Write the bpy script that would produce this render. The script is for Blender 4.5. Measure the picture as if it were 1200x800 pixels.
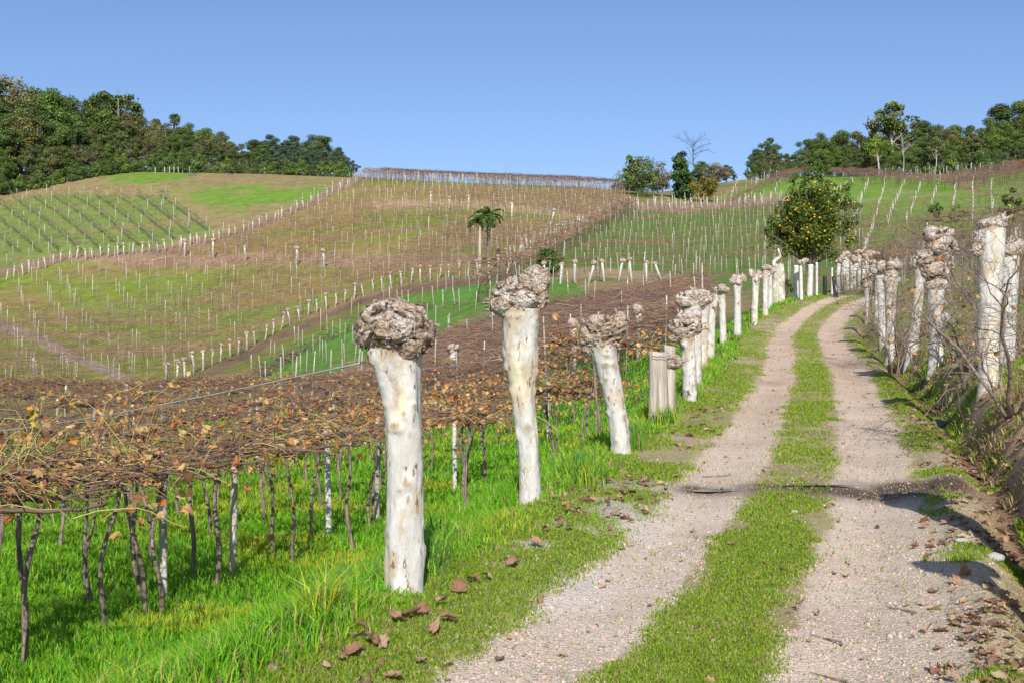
import bpy, math, random
import numpy as np

R = math.radians
rng = np.random.default_rng(11)
random.seed(11)
for o in list(bpy.data.objects):
    bpy.data.objects.remove(o)
S = bpy.context.scene
C = S.collection

# ------------------------------------------------------------------ camera, sky, sun, exposure
EYE = 1.67                       # camera height above the track
F = 1333.0                       # focal length in photograph pixels
cam = bpy.data.objects.new('camera', bpy.data.cameras.new('camera'))
C.objects.link(cam)
cam.location = (0, 0, EYE)
cam.rotation_euler = (R(90), 0, 0)
cam.data.lens = 40
cam.data.sensor_width = 36
cam.data.clip_start = 0.05
cam.data.clip_end = 6000
S.camera = cam
S.render.resolution_x, S.render.resolution_y = 1024, 682

SUN_EL, SUN_AZ = 34.0, -1.0      # sun straight behind the camera
W = bpy.data.worlds.new('World')
S.world = W
W.use_nodes = True
nt = W.node_tree
sky = nt.nodes.new('ShaderNodeTexSky')
sky.sky_type = 'NISHITA'
sky.sun_disc = False
sky.sun_elevation = R(SUN_EL)
sky.sun_rotation = R(180 + SUN_AZ)
sky.air_density = 1.0
sky.dust_density = 1.4
sky.ozone_density = 2.6
sky.altitude = 400
bg = nt.nodes['Background']
bg.inputs['Strength'].default_value = 0.105
tint = nt.nodes.new('ShaderNodeMix'); tint.data_type = 'RGBA'; tint.blend_type = 'MULTIPLY'
tint.inputs[0].default_value = 1.0
tint.inputs[7].default_value = (.83, .895, 1.07, 1)      # the clear, slightly violet blue of the day
nt.links.new(sky.outputs[0], tint.inputs[6])
nt.links.new(tint.outputs[2], bg.inputs[0])
sl = bpy.data.lights.new('sun', 'SUN')
sl.energy = 4.6
sl.angle = R(0.5)
sl.color = (1.0, 0.965, 0.915)
sun = bpy.data.objects.new('sun', sl)
C.objects.link(sun)
sun.rotation_euler = (R(90 - SUN_EL), 0, R(-SUN_AZ))
S.view_settings.view_transform = 'Standard'
S.view_settings.look = 'None'
S.view_settings.exposure = 0.30
S.view_settings.gamma = 1
S.view_settings.use_curve_mapping = False
S.cycles.max_bounces = 6
S.cycles.transparent_max_bounces = 4

# ------------------------------------------------------------------ noise
def _hash(i, j, k, s):
    M = np.uint64(0xffffffff)
    n = (i.astype(np.int64) * 374761393 + j.astype(np.int64) * 668265263 + k.astype(np.int64) * 1440662683 + s * 974634777).astype(np.uint64) & M
    n = ((n ^ (n >> np.uint64(13))) * np.uint64(1274126177)) & M
    n = ((n ^ (n >> np.uint64(15))) * np.uint64(2246822519)) & M
    n = n ^ (n >> np.uint64(16))
    return n.astype(np.float64) / 4294967295.0 * 2 - 1

def vnoise(p, s=0):
    p = np.asarray(p, float)
    i = np.floor(p).astype(np.int64)
    f = p - i
    f = f * f * (3 - 2 * f)
    r = 0
    for dx in (0, 1):
        wx = f[:, 0] if dx else 1 - f[:, 0]
        for dy in (0, 1):
            wy = f[:, 1] if dy else 1 - f[:, 1]
            for dz in (0, 1):
                wz = f[:, 2] if dz else 1 - f[:, 2]
                r = r + wx * wy * wz * _hash(i[:, 0] + dx, i[:, 1] + dy, i[:, 2] + dz, s)
    return r

def fbm(p, octv=4, s=0, gain=0.5):
    p = np.asarray(p, float)
    a, t, r = 1.0, 0.0, 0
    for o in range(octv):
        r = r + a * vnoise(p, s + o * 17)
        t += a
        a *= gain
        p = p * 2.03 + 11.7
    return r / t

def n2(x, y, sc, octv=3, s=0):
    return fbm(np.stack([np.ravel(x) * sc, np.ravel(y) * sc, np.zeros(np.size(x))], 1), octv, s).reshape(np.shape(x))

def smooth(a, b, x):
    t = np.clip((np.asarray(x, float) - a) / (b - a), 0, 1)
    return t * t * (3 - 2 * t)

# ------------------------------------------------------------------ mesh helpers
def mk(name, V, faces, mat=None, parent=None, col=None, smooth_=True, mats=None, mi=None, attrs=None, loc=None):
    """ONE mesh object from vertices and a list of face arrays (each (n,k))."""
    V = np.asarray(V, np.float32)
    me = bpy.data.meshes.new(name)
    fl = [np.asarray(f, np.int32) for f in faces if len(f)]
    nl = sum(f.size for f in fl)
    npoly = sum(len(f) for f in fl)
    me.vertices.add(len(V))
    me.vertices.foreach_set('co', V.ravel())
    me.loops.add(nl)
    me.loops.foreach_set('vertex_index', np.concatenate([f.ravel() for f in fl]))
    me.polygons.add(npoly)
    sizes = np.concatenate([np.full(len(f), f.shape[1], np.int32) for f in fl])
    starts = np.concatenate([[0], np.cumsum(sizes)[:-1]]).astype(np.int32)
    me.polygons.foreach_set('loop_start', starts)
    me.polygons.foreach_set('use_smooth', np.full(npoly, smooth_, bool))
    for m in (mats or ([mat] if mat else [])):
        me.materials.append(m)
    if mi is not None:
        me.polygons.foreach_set('material_index', np.asarray(mi, np.int32))
    me.update(calc_edges=True)
    if col is not None:
        a = me.attributes.new('Col', 'FLOAT_COLOR', 'POINT')
        c4 = np.ones((len(V), 4), np.float32)
        c4[:, :3] = col
        a.data.foreach_set('color', c4.ravel())
    for k, v in (attrs or {}).items():
        a = me.attributes.new(k, 'FLOAT', 'POINT')
        a.data.foreach_set('value', np.asarray(v, np.float32))
    o = bpy.data.objects.new(name, me)
    C.objects.link(o)
    if parent:
        o.parent = parent
    if loc is not None:
        o.location = loc
    return o

def join(parts):
    """parts: list of (V, [faces...], col or None) -> merged"""
    Vs, Fs, Cs, n = [], [], [], 0
    for p in parts:
        V, fs = p[0], p[1]
        Vs.append(V)
        for f in fs:
            Fs.append(np.asarray(f) + n)
        if len(p) > 2 and p[2] is not None:
            Cs.append(np.broadcast_to(p[2], (len(V), 3)))
        n += len(V)
    return np.concatenate(Vs), Fs, (np.concatenate(Cs) if Cs else None)

def norm(a):
    return a / np.maximum(np.linalg.norm(a, axis=-1, keepdims=True), 1e-9)

def tubes(P, rad, k=5, cap=True):
    """P (M,n,3) centre lines, rad (M,n) or (n,) -> V, [quads, caps]"""
    P = np.asarray(P, float)
    if P.ndim == 2:
        P = P[None]
    M, n, _ = P.shape
    rad = np.broadcast_to(np.asarray(rad, float), (M, n))
    T = norm(np.gradient(P, axis=1))
    ov = norm(P[:, -1] - P[:, 0] + 1e-6)
    ref = np.where(np.abs(ov[:, 2:3]) > 0.8, np.array([[1.0, 0.15, 0]]), np.array([[0.1, 0, 1.0]]))
    Nn = norm(ref[:, None] - (ref[:, None] * T).sum(-1, keepdims=True) * T)
    B = np.cross(T, Nn)
    a = np.arange(k) * 2 * math.pi / k
    V = P[:, :, None] + rad[:, :, None, None] * (np.cos(a)[None, None, :, None] * Nn[:, :, None] + np.sin(a)[None, None, :, None] * B[:, :, None])
    idx = np.arange(M * n * k).reshape(M, n, k)
    nx = np.roll(idx, -1, axis=2)
    q = np.stack([idx[:, :-1], nx[:, :-1], nx[:, 1:], idx[:, 1:]], -1).reshape(-1, 4)
    fs = [q]
    if cap:
        fs.append(idx[:, 0, ::-1].reshape(-1, k))
        fs.append(idx[:, -1].reshape(-1, k))
    return V.reshape(-1, 3), fs

def rotm(n, tilt=None, r=rng):
    """n random rotation matrices; tilt limits the lean away from +Z (radians)"""
    if tilt is None:
        q = norm(r.normal(size=(n, 4)))
        w, x, y, z = q.T
        return np.stack([np.stack([1-2*(y*y+z*z), 2*(x*y-z*w), 2*(x*z+y*w)], -1),
                         np.stack([2*(x*y+z*w), 1-2*(x*x+z*z), 2*(y*z-x*w)], -1),
                         np.stack([2*(x*z-y*w), 2*(y*z+x*w), 1-2*(x*x+y*y)], -1)], 1)
    az = r.uniform(0, 2*math.pi, n)
    t = r.uniform(-tilt, tilt, n)
    ca, sa, ct, st = np.cos(az), np.sin(az), np.cos(t), np.sin(t)
    z = np.zeros(n)
    Rz = np.stack([np.stack([ca, -sa, z], -1), np.stack([sa, ca, z], -1), np.stack([z, z, z+1], -1)], 1)
    Rx = np.stack([np.stack([z+1, z, z], -1), np.stack([z, ct, -st], -1), np.stack([z, st, ct], -1)], 1)
    b = r.uniform(0, 2*math.pi, n)
    cb, sb = np.cos(b), np.sin(b)
    Rb = np.stack([np.stack([cb, -sb, z], -1), np.stack([sb, cb, z], -1), np.stack([z, z, z+1], -1)], 1)
    return Rz @ Rx @ Rb

def scatter(Vt, Ft, pos, rot, sc):
    n, m = len(pos), len(Vt)
    sc = np.asarray(sc, float)
    sc = np.broadcast_to(sc.reshape(-1, 1) if sc.ndim == 1 else sc, (n, 3) if (sc.ndim == 2) else (n, 1))
    V = np.einsum('nij,nmj->nmi', rot, Vt[None] * sc[:, None, :]) + pos[:, None]
    fs = [(f[None] + (np.arange(n) * m)[:, None, None]).reshape(-1, f.shape[1]) for f in Ft]
    return V.reshape(-1, 3), fs

def per(cols, m):
    return np.repeat(cols, m, axis=0)

def pick(cols, n, w=None, jit=0.15, r=rng):
    cols = np.asarray(cols, float)
    i = r.choice(len(cols), n, p=(np.asarray(w, float)/np.sum(w) if w is not None else None))
    return np.clip(cols[i] * (1 + r.uniform(-jit, jit, (n, 1))) * (1 + r.uniform(-jit/3, jit/3, (n, 3))), 0.002, 1)

LEAF_CARD_V = np.array([[-.5, -.28, .06], [.5, -.28, .06], [.62, .1, -.04], [0, .5, .05], [-.62, .1, -.04], [0, -.02, -.05]])
LEAF_CARD_F = [np.array([[0, 1, 5], [1, 2, 5], [2, 3, 5], [3, 4, 5], [4, 0, 5]])]
# vine / plane leaf: lobed outline, curled
_la = np.array([-90, -55, -25, 0, 22, 45, 68, 90, 112, 135, 158, 180, 205, 235]) * math.pi / 180
_lr = np.array([.18, .5, .42, .62, .5, .72, .55, .85, .55, .72, .5, .62, .42, .5])
def lobed(curl, seed):
    r = np.random.default_rng(seed)
    rr = _lr * (1 + r.uniform(-.12, .12, len(_lr)))
    o = np.stack([np.cos(_la) * rr, np.sin(_la) * rr, np.zeros(len(rr))], 1)
    m = o * 0.5
    o[:, 2] = curl * (rr ** 2) * (0.9 + 0.7 * np.sin(_la * 2 + seed)) + r.uniform(-.06, .06, len(rr))
    m[:, 2] = curl * .25 * (rr ** 2) * (1 + .5 * np.sin(_la * 2 + seed))
    fold = curl * 0.8
    o[:, 2] += fold * np.abs(o[:, 0])
    m[:, 2] += fold * np.abs(m[:, 0])
    k = len(_la)
    V = np.concatenate([[[0, 0, 0]], m, o])
    i = np.arange(k)
    j = (i + 1) % k
    return V, [np.stack([np.zeros(k, int), i + 1, j + 1], 1), np.stack([i + 1, i + 1 + k, j + 1 + k, j + 1], 1)]
def crumple(seed, Rr, sx=1.0):
    """a dry leaf: lobed outline, rolled about its midrib and crumpled"""
    r = np.random.default_rng(seed)
    k = len(_la)
    rr = _lr * (1 + r.uniform(-.25, .25, k))
    V = [np.zeros((1, 3))]
    for f in (.35, .68, 1.0):
        o = np.stack([np.cos(_la) * rr * f * sx, np.sin(_la) * rr * f, np.zeros(k)], 1) + r.normal(0, .03, (k, 3))
        V.append(o)
    V = np.concatenate(V)
    x, y = V[:, 0].copy(), V[:, 1].copy()
    ax = x * .9 + y * .25
    V[:, 0] = Rr * np.sin(ax / Rr) - y * .2
    V[:, 2] = Rr * (1 - np.cos(ax / Rr)) + .18 * np.sin(y * 4 + seed) + r.normal(0, .05, len(V))
    i = np.arange(k); j = (i + 1) % k
    q = [np.stack([i + 1 + a * k, i + 1 + (a + 1) * k, j + 1 + (a + 1) * k, j + 1 + a * k], 1) for a in (0, 1)]
    return V, [np.stack([np.zeros(k, int), i + 1, j + 1], 1)] + q
LOBED = [lobed(.25, 1), lobed(.6, 2), crumple(3, .30), crumple(4, .22), crumple(5, .42, .8)]
def dry_leaf(seed, Rr, sx=1.0):
    """a large fallen plane leaf: ragged lobes, rolled edges, wrinkled blade"""
    r = np.random.default_rng(seed)
    k, m = 34, 6
    a = np.linspace(0, 2 * math.pi, k, endpoint=False)
    rr = np.interp(a, np.append((_la + math.pi / 2), 2 * math.pi), np.append(_lr, _lr[0])) * (1 + r.normal(0, .10, k))
    f = np.linspace(0, 1, m + 1)[1:]
    x = (np.cos(a - math.pi / 2)[None] * rr[None] * f[:, None]).ravel() * sx
    y = (np.sin(a - math.pi / 2)[None] * rr[None] * f[:, None]).ravel()
    x = np.append(0, x); y = np.append(0, y)
    p3 = np.stack([x, y, np.zeros(len(x))], 1)
    x = x + .10 * fbm(p3 * 3 + seed, 2, seed); y = y + .10 * fbm(p3 * 3 + seed, 2, seed + 1)
    bend = x * .85 + y * .4
    R2 = Rr * (1 + .5 * y)
    z = R2 * (1 - np.cos(np.clip(bend / R2, -2.6, 2.6))) + .22 * fbm(p3 * 2.6 + seed, 3, seed + 2) + .07 * fbm(p3 * 9, 2, seed + 3)
    X = R2 * np.sin(np.clip(bend / R2, -2.6, 2.6)) - .35 * y
    V = np.stack([X, y, z], 1)
    i = np.arange(k); j = (i + 1) % k
    q = [np.stack([i + 1 + b * k, i + 1 + (b + 1) * k, j + 1 + (b + 1) * k, j + 1 + b * k], 1) for b in range(m - 1)]
    return V, [np.stack([np.zeros(k, int), i + 1, j + 1], 1)] + q
CRUMP = [dry_leaf(11, .30), dry_leaf(12, .40, .85), dry_leaf(13, .55), dry_leaf(14, .34, .75)]

def ico(sub):
    import bmesh
    bm = bmesh.new()
    bmesh.ops.create_icosphere(bm, subdivisions=sub, radius=1)
    V = np.array([v.co[:] for v in bm.verts])
    Fc = np.array([[v.index for v in f.verts] for f in bm.faces])
    bm.free()
    return V, Fc
ICO = {k: ico(k) for k in (1, 2, 3, 4)}

# ------------------------------------------------------------------ object helpers
def tag(o, label=None, cat=None, group=None, kind=None):
    if label: o['label'] = label
    if cat: o['category'] = cat
    if group: o['group'] = group
    if kind: o['kind'] = kind
    return o

def thing(name, loc, label, cat, group=None, rz=0.0, sc=1.0):
    o = bpy.data.objects.new(name, None)
    C.objects.link(o)
    o.location = loc
    o.rotation_euler = (0, 0, rz)
    o.scale = (sc, sc, sc) if np.isscalar(sc) else sc
    o.empty_display_size = 0.2
    return tag(o, label, cat, group)

def dup(root, loc, rz=0.0, sc=1.0, label=None, group=None, tilt=(0, 0)):
    r = root.copy()
    C.objects.link(r)
    r.location = loc
    r.rotation_euler = (tilt[0], tilt[1], rz)
    r.scale = (sc, sc, sc) if np.isscalar(sc) else sc
    if label: r['label'] = label
    if group: r['group'] = group
    for ch in root.children:
        c = ch.copy()
        C.objects.link(c)
        c.parent = r
        for g in ch.children:
            d = g.copy()
            C.objects.link(d)
            d.parent = c
    return r

def drop(root):
    for ch in list(root.children_recursive):
        bpy.data.objects.remove(ch)
    bpy.data.objects.remove(root)

# ------------------------------------------------------------------ materials
class NT:
    def __init__(s, name):
        s.m = bpy.data.materials.new(name)
        s.m.use_nodes = True
        s.t = s.m.node_tree
        s.b = s.t.nodes['Principled BSDF']
        s.out = s.t.nodes['Material Output']
        s.b.inputs['Roughness'].default_value = .85
        s.b.inputs['Specular IOR Level'].default_value = .25
    def n(s, ty, **kw):
        nd = s.t.nodes.new(ty)
        for k, v in kw.items():
            if k.startswith('i_'):
                nd.inputs[k[2:].replace('_', ' ')].default_value = v
            else:
                setattr(nd, k, v)
        return nd
    def l(s, a, b):
        s.t.links.new(a, b)
    def coord(s, kind='Object'):
        return s.n('ShaderNodeTexCoord').outputs[kind]
    def noise(s, scale, detail=4, vec=None, rough=.55, out='Fac'):
        nd = s.n('ShaderNodeTexNoise')
        nd.inputs['Scale'].default_value = scale
        nd.inputs['Detail'].default_value = detail
        nd.inputs['Roughness'].default_value = rough
        if vec is not None: s.l(vec, nd.inputs['Vector'])
        return nd.outputs[out]
    def voro(s, scale, vec=None, feature='F1', out='Distance'):
        nd = s.n('ShaderNodeTexVoronoi')
        nd.feature = feature
        nd.inputs['Scale'].default_value = scale
        if vec is not None: s.l(vec, nd.inputs['Vector'])
        return nd.outputs[out]
    def ramp(s, fac, stops, interp='LINEAR'):
        nd = s.n('ShaderNodeValToRGB')
        cr = nd.color_ramp
        cr.interpolation = interp
        while len(cr.elements) < len(stops): cr.elements.new(.5)
        for e, (p, c) in zip(cr.elements, stops):
            e.position = p
            e.color = (*c, 1) if len(c) == 3 else c
        s.l(fac, nd.inputs[0])
        return nd.outputs[0]
    def mix(s, fac, a, b, blend='MIX'):
        nd = s.n('ShaderNodeMix', data_type='RGBA', blend_type=blend)
        for sock, v in ((nd.inputs[0], fac), (nd.inputs[6], a), (nd.inputs[7], b)):
            if isinstance(v, (int, float)): sock.default_value = v
            elif isinstance(v, tuple): sock.default_value = (*v, 1)
            else: s.l(v, sock)
        return nd.outputs[2]
    def math(s, op, a, b=None):
        nd = s.n('ShaderNodeMath', operation=op)
        for i, v in enumerate((a, b)):
            if v is None: continue
            if isinstance(v, (int, float)): nd.inputs[i].default_value = v
            else: s.l(v, nd.inputs[i])
        return nd.outputs[0]
    def attr(s, name, out='Color'):
        return s.n('ShaderNodeAttribute', attribute_name=name).outputs[out]
    def bump(s, h, dist=.01, strength=1.0):
        nd = s.n('ShaderNodeBump')
        nd.inputs['Distance'].default_value = dist
        nd.inputs['Strength'].default_value = strength
        s.l(h, nd.inputs['Height'])
        s.l(nd.outputs[0], s.b.inputs['Normal'])
    def base(s, c):
        if isinstance(c, tuple): s.b.inputs['Base Color'].default_value = (*c, 1)
        else: s.l(c, s.b.inputs['Base Color'])
    def objvec(s, sx=1, sy=1, sz=1):
        """object coordinates, shifted per object so copies differ"""
        oi = s.n('ShaderNodeObjectInfo').outputs['Random']
        mp = s.n('ShaderNodeVectorMath', operation='ADD')
        sc = s.n('ShaderNodeVectorMath', operation='MULTIPLY')
        s.l(s.coord(), sc.inputs[0])
        sc.inputs[1].default_value = (sx, sy, sz)
        s.l(sc.outputs[0], mp.inputs[0])
        k = s.n('ShaderNodeVectorMath', operation='SCALE')
        k.inputs[0].default_value = (37, 91, 53)
        s.l(oi, k.inputs['Scale'])
        s.l(k.outputs[0], mp.inputs[1])
        return mp.outputs[0]

def leafy(name, transl=.35, rough=.6, spec=.25, tint=(1, 1, 1), vary=True):
    """colours come from each leaf's own colour attribute; part of the light passes through"""
    t = NT(name)
    c = t.attr('Col')
    if vary:
        oi = t.n('ShaderNodeObjectInfo').outputs['Random']
        v = t.ramp(oi, [(0, (.78, .80, .86)), (.35, (1.0, .97, .9)), (.7, (.86, .95, .86)), (1, (1.16, 1.08, .82))])
        c = t.mix(1.0, c, v, 'MULTIPLY')
    t.base(c)
    t.b.inputs['Roughness'].default_value = rough
    t.b.inputs['Specular IOR Level'].default_value = spec
    tr = t.n('ShaderNodeBsdfTranslucent')
    g = t.mix(1.0, c, (1.25, 1.25, .7), 'MULTIPLY')
    t.l(g, tr.inputs[0])
    mx = t.n('ShaderNodeMixShader')
    mx.inputs[0].default_value = transl
    t.l(t.b.outputs[0], mx.inputs[1])
    t.l(tr.outputs[0], mx.inputs[2])
    t.l(mx.outputs[0], t.out.inputs[0])
    return t.m
M_TREE = leafy('tree_foliage', .25, .55)
M_GRASS = leafy('grass_blade', .35, .55, .2, vary=False)
M_DEADLEAF = leafy('dead_leaf', .2, .75, .15, vary=False)
M_VINELEAF = leafy('vine_leaf', .35, .7, .15, vary=False)

def m_attr(name, rough=.9, bscale=0, bdist=.004):
    t = NT(name)
    t.base(t.attr('Col'))
    t.b.inputs['Roughness'].default_value = rough
    if bscale: t.bump(t.noise(bscale, 5, t.coord()), bdist)
    return t.m
M_CANE = m_attr('cane_bark', .9)
M_CANEF = m_attr('distant_cane_bark', .95)
M_STONE = m_attr('pebble', .9, 60, .003)

def m_ground():
    t = NT('ground')
    p = t.coord()
    c = t.attr('Col')
    n1 = t.noise(1.3, 6, p, .65)
    n2_ = t.noise(23, 5, p, .6)
    c = t.mix(1.0, c, t.ramp(n1, [(.25, (.74, .76, .72)), (.5, (1, 1, 1)), (.75, (1.24, 1.2, 1.16))]), 'MULTIPLY')
    c = t.mix(1.0, c, t.ramp(n2_, [(.25, (.66, .66, .66)), (.55, (1, 1, 1)), (.8, (1.28, 1.25, 1.2))]), 'MULTIPLY')
    n3 = t.noise(.42, 7, p, .72)
    c = t.mix(1.0, c, t.ramp(n3, [(.3, (.70, .68, .66)), (.5, (1, 1, 1)), (.7, (1.26, 1.24, 1.16))]), 'MULTIPLY')
    t.base(c)
    t.bump(t.math('ADD', t.math('MULTIPLY', n1, .3), n2_), .05)
    return t.m
def m_road():
    t = NT('gravel_track')
    p = t.coord()
    c = t.attr('Col')
    vc = t.voro(48, p, out='Color')
    vd = t.voro(48, p)
    v2 = t.voro(110, p, out='Color')
    sep = t.n('ShaderNodeSeparateColor'); t.l(vc, sep.inputs[0])
    sep2 = t.n('ShaderNodeSeparateColor'); t.l(v2, sep2.inputs[0])
    c = t.mix(1.0, c, t.ramp(sep.outputs[0], [(0, (.80, .78, .78)), (.2, (.97, .97, .97)), (.8, (1.02, 1.02, 1.01)), (1, (1.14, 1.13, 1.13))]), 'MULTIPLY')
    c = t.mix(1.0, c, t.ramp(sep2.outputs[1], [(0, (.74, .71, .68)), (.3, (1, 1, 1)), (1, (1.08, 1.07, 1.06))]), 'MULTIPLY')
    n1 = t.noise(.9, 5, p, .6)
    c = t.mix(1.0, c, t.ramp(n1, [(.3, (.84, .8, .77)), (.55, (1, 1, 1)), (.8, (1.12, 1.12, 1.12))]), 'MULTIPLY')
    t.base(c)
    dk = t.ramp(t.noise(70, 3, p, .6), [(.30, (.55, .5, .46)), (.38, (1, 1, 1))])
    c = t.mix(1.0, c, dk, 'MULTIPLY')
    t.base(c)
    h = t.math('ADD', t.math('MULTIPLY', vd, -1.0), t.math('MULTIPLY', t.noise(150, 3, p), .5))
    t.bump(h, .008)
    return t.m
M_GROUND, M_ROAD = m_ground(), m_road()

def m_limebark(name, bare=.5, white=(.60, .58, .535)):
    """plane-tree bark under worn lime paint: olive patches, brown knots, small dark flecks"""
    t = NT(name)
    p = t.objvec(1, 1, .45)
    q = t.objvec(1, 1, .3)
    k = t.attr('knot', 'Fac')
    col = t.mix(t.ramp(t.noise(4.0, 3, p), [(.42, (0, 0, 0)), (.5, (1, 1, 1))]), (.62, .57, .40), (.47, .39, .28))
    pm = t.ramp(t.noise(5.5, 5, p, .62), [(bare - .05, (0, 0, 0)), (bare + .02, (1, 1, 1))])
    wn = t.mix(t.ramp(t.noise(12, 6, q, .7), [(.35, (0, 0, 0)), (.65, (1, 1, 1))]), white, (white[0] * .74, white[1] * .73, white[2] * .68))
    col = t.mix(pm, wn, col)
    fl = t.ramp(t.noise(22, 5, q, .65), [(.61, (0, 0, 0)), (.65, (1, 1, 1))])
    col = t.mix(fl, col, (.20, .13, .085))
    col = t.mix(t.ramp(k, [(.2, (0, 0, 0)), (.55, (1, 1, 1))]), col, t.mix(t.ramp(k, [(.75, (0, 0, 0)), (.98, (1, 1, 1))]), t.mix(t.noise(30, 3, p), (.46, .36, .25), (.30, .21, .14)), (.13, .085, .055)))
    t.base(col)
    t.b.inputs['Roughness'].default_value = .8
    h = t.math('ADD', t.math('MULTIPLY', pm, -.5), t.math('ADD', t.math('MULTIPLY', t.noise(45, 6, q, .7), 1.0), t.math('MULTIPLY', fl, -.3)))
    t.bump(h, .007)
    return t.m
M_TRUNK = m_limebark('limewashed_bark', .60)
M_TRUNK2 = m_limebark('worn_limewashed_bark', .535)

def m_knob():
    t = NT('knobbly_pollard_bark')
    p = t.objvec()
    cav = t.attr('cav', 'Fac')
    pt = t.attr('paint', 'Fac')
    n = t.noise(22, 6, p, .65)
    col = t.ramp(n, [(.26, (.17, .105, .07)), (.43, (.40, .29, .20)), (.58, (.56, .45, .34)), (.76, (.70, .62, .53))])
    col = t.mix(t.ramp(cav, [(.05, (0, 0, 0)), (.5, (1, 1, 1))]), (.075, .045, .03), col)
    wm = t.math('MULTIPLY', t.ramp(t.noise(7, 5, p, .6), [(.47, (0, 0, 0)), (.53, (1, 1, 1))]), t.ramp(cav, [(.3, (0, 0, 0)), (.5, (1, 1, 1))]))
    wm = t.math('MULTIPLY', wm, pt)
    col = t.mix(wm, col, t.mix(t.noise(30, 4, p), (.55, .48, .40), (.78, .75, .69)))
    fine = t.ramp(t.noise(60, 5, p, .7), [(.36, (.45, .42, .40)), (.52, (1, 1, 1)), (.7, (1.25, 1.2, 1.15))])
    col = t.mix(1.0, col, fine, 'MULTIPLY')
    t.base(col)
    t.bump(t.math('ADD', t.math('MULTIPLY', n, .8), t.math('ADD', t.math('MULTIPLY', t.noise(48, 6, p, .7), .8), t.math('MULTIPLY', t.voro(38, p), .6))), .03)
    return t.m
M_KNOB = m_knob()

def m_wood(name, a, b, sc=14, extra=None):
    t = NT(name)
    p = t.objvec(1, 1, .09)
    n = t.noise(sc, 6, p, .65)
    c = t.ramp(n, [(.3, a), (.7, b)])
    if extra:
        e = t.ramp(t.noise(5, 5, t.objvec(1, 1, .6), .6), [(extra[1], (0, 0, 0)), (extra[1] + .06, (1, 1, 1))])
        c = t.mix(e, c, extra[0])
    t.base(c)
    t.b.inputs['Roughness'].default_value = .9
    t.bump(n, .012)
    return t.m
M_POSTWOOD = m_wood('weathered_post_wood', (.22, .18, .14), (.62, .55, .46), 22)
M_POSTGREY = m_wood('lichen_post_wood', (.28, .25, .17), (.55, .50, .37), 12, ((.70, .68, .62), .52))
M_POSTDARK = m_wood('charred_post_wood', (.012, .013, .016), (.05, .05, .055), 12, ((.3, .28, .26), .62))
M_VINEBARK = m_wood('vine_bark', (.07, .05, .038), (.36, .275, .215), 30)
M_TRUNKDARK = m_wood('tree_bark', (.10, .085, .065), (.27, .23, .18), 10)
M_TRUNKPALE = m_wood('pale_tree_bark', (.40, .35, .29), (.60, .55, .48), 8)
def m_plain(name, c, rough=.85, var=.25):
    t = NT(name)
    n = t.noise(6, 4, t.objvec())
    lo = tuple(v * (1 - var) for v in c); hi = tuple(min(1, v * (1 + var)) for v in c)
    t.base(t.ramp(n, [(.3, lo), (.7, hi)]))
    t.b.inputs['Roughness'].default_value = rough
    return t.m
M_WHITEPOST = m_plain('whitewashed_post', (.56, .53, .47))
M_FARWHITE = m_plain('whitewashed_far_trunk', (.50, .47, .41))
M_FARPOST = m_plain('weathered_far_post', (.36, .335, .28))
M_FARKNOB = m_plain('far_pollard_knob', (.40, .30, .23))
M_WIRE = m_plain('galvanised_wire', (.36, .36, .36), .5)
M_ROCK = m_plain('field_rock', (.13, .11, .10))
M_ORANGE = m_plain('orange_peel', (.74, .37, .03), .45, .2)
M_BLUE = m_plain('faded_blue_paint', (.10, .25, .55), .6)
M_TANKLID = m_plain('pale_tank_lid', (.55, .60, .66), .6)
def m_water():
    t = NT('puddle_water')
    t.base((.05, .045, .04))
    t.b.inputs['Roughness'].default_value = .04
    t.b.inputs['Specular IOR Level'].default_value = .6
    t.bump(t.noise(9, 2, t.coord()), .008)
    return t.m
M_WATER = m_water()
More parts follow.
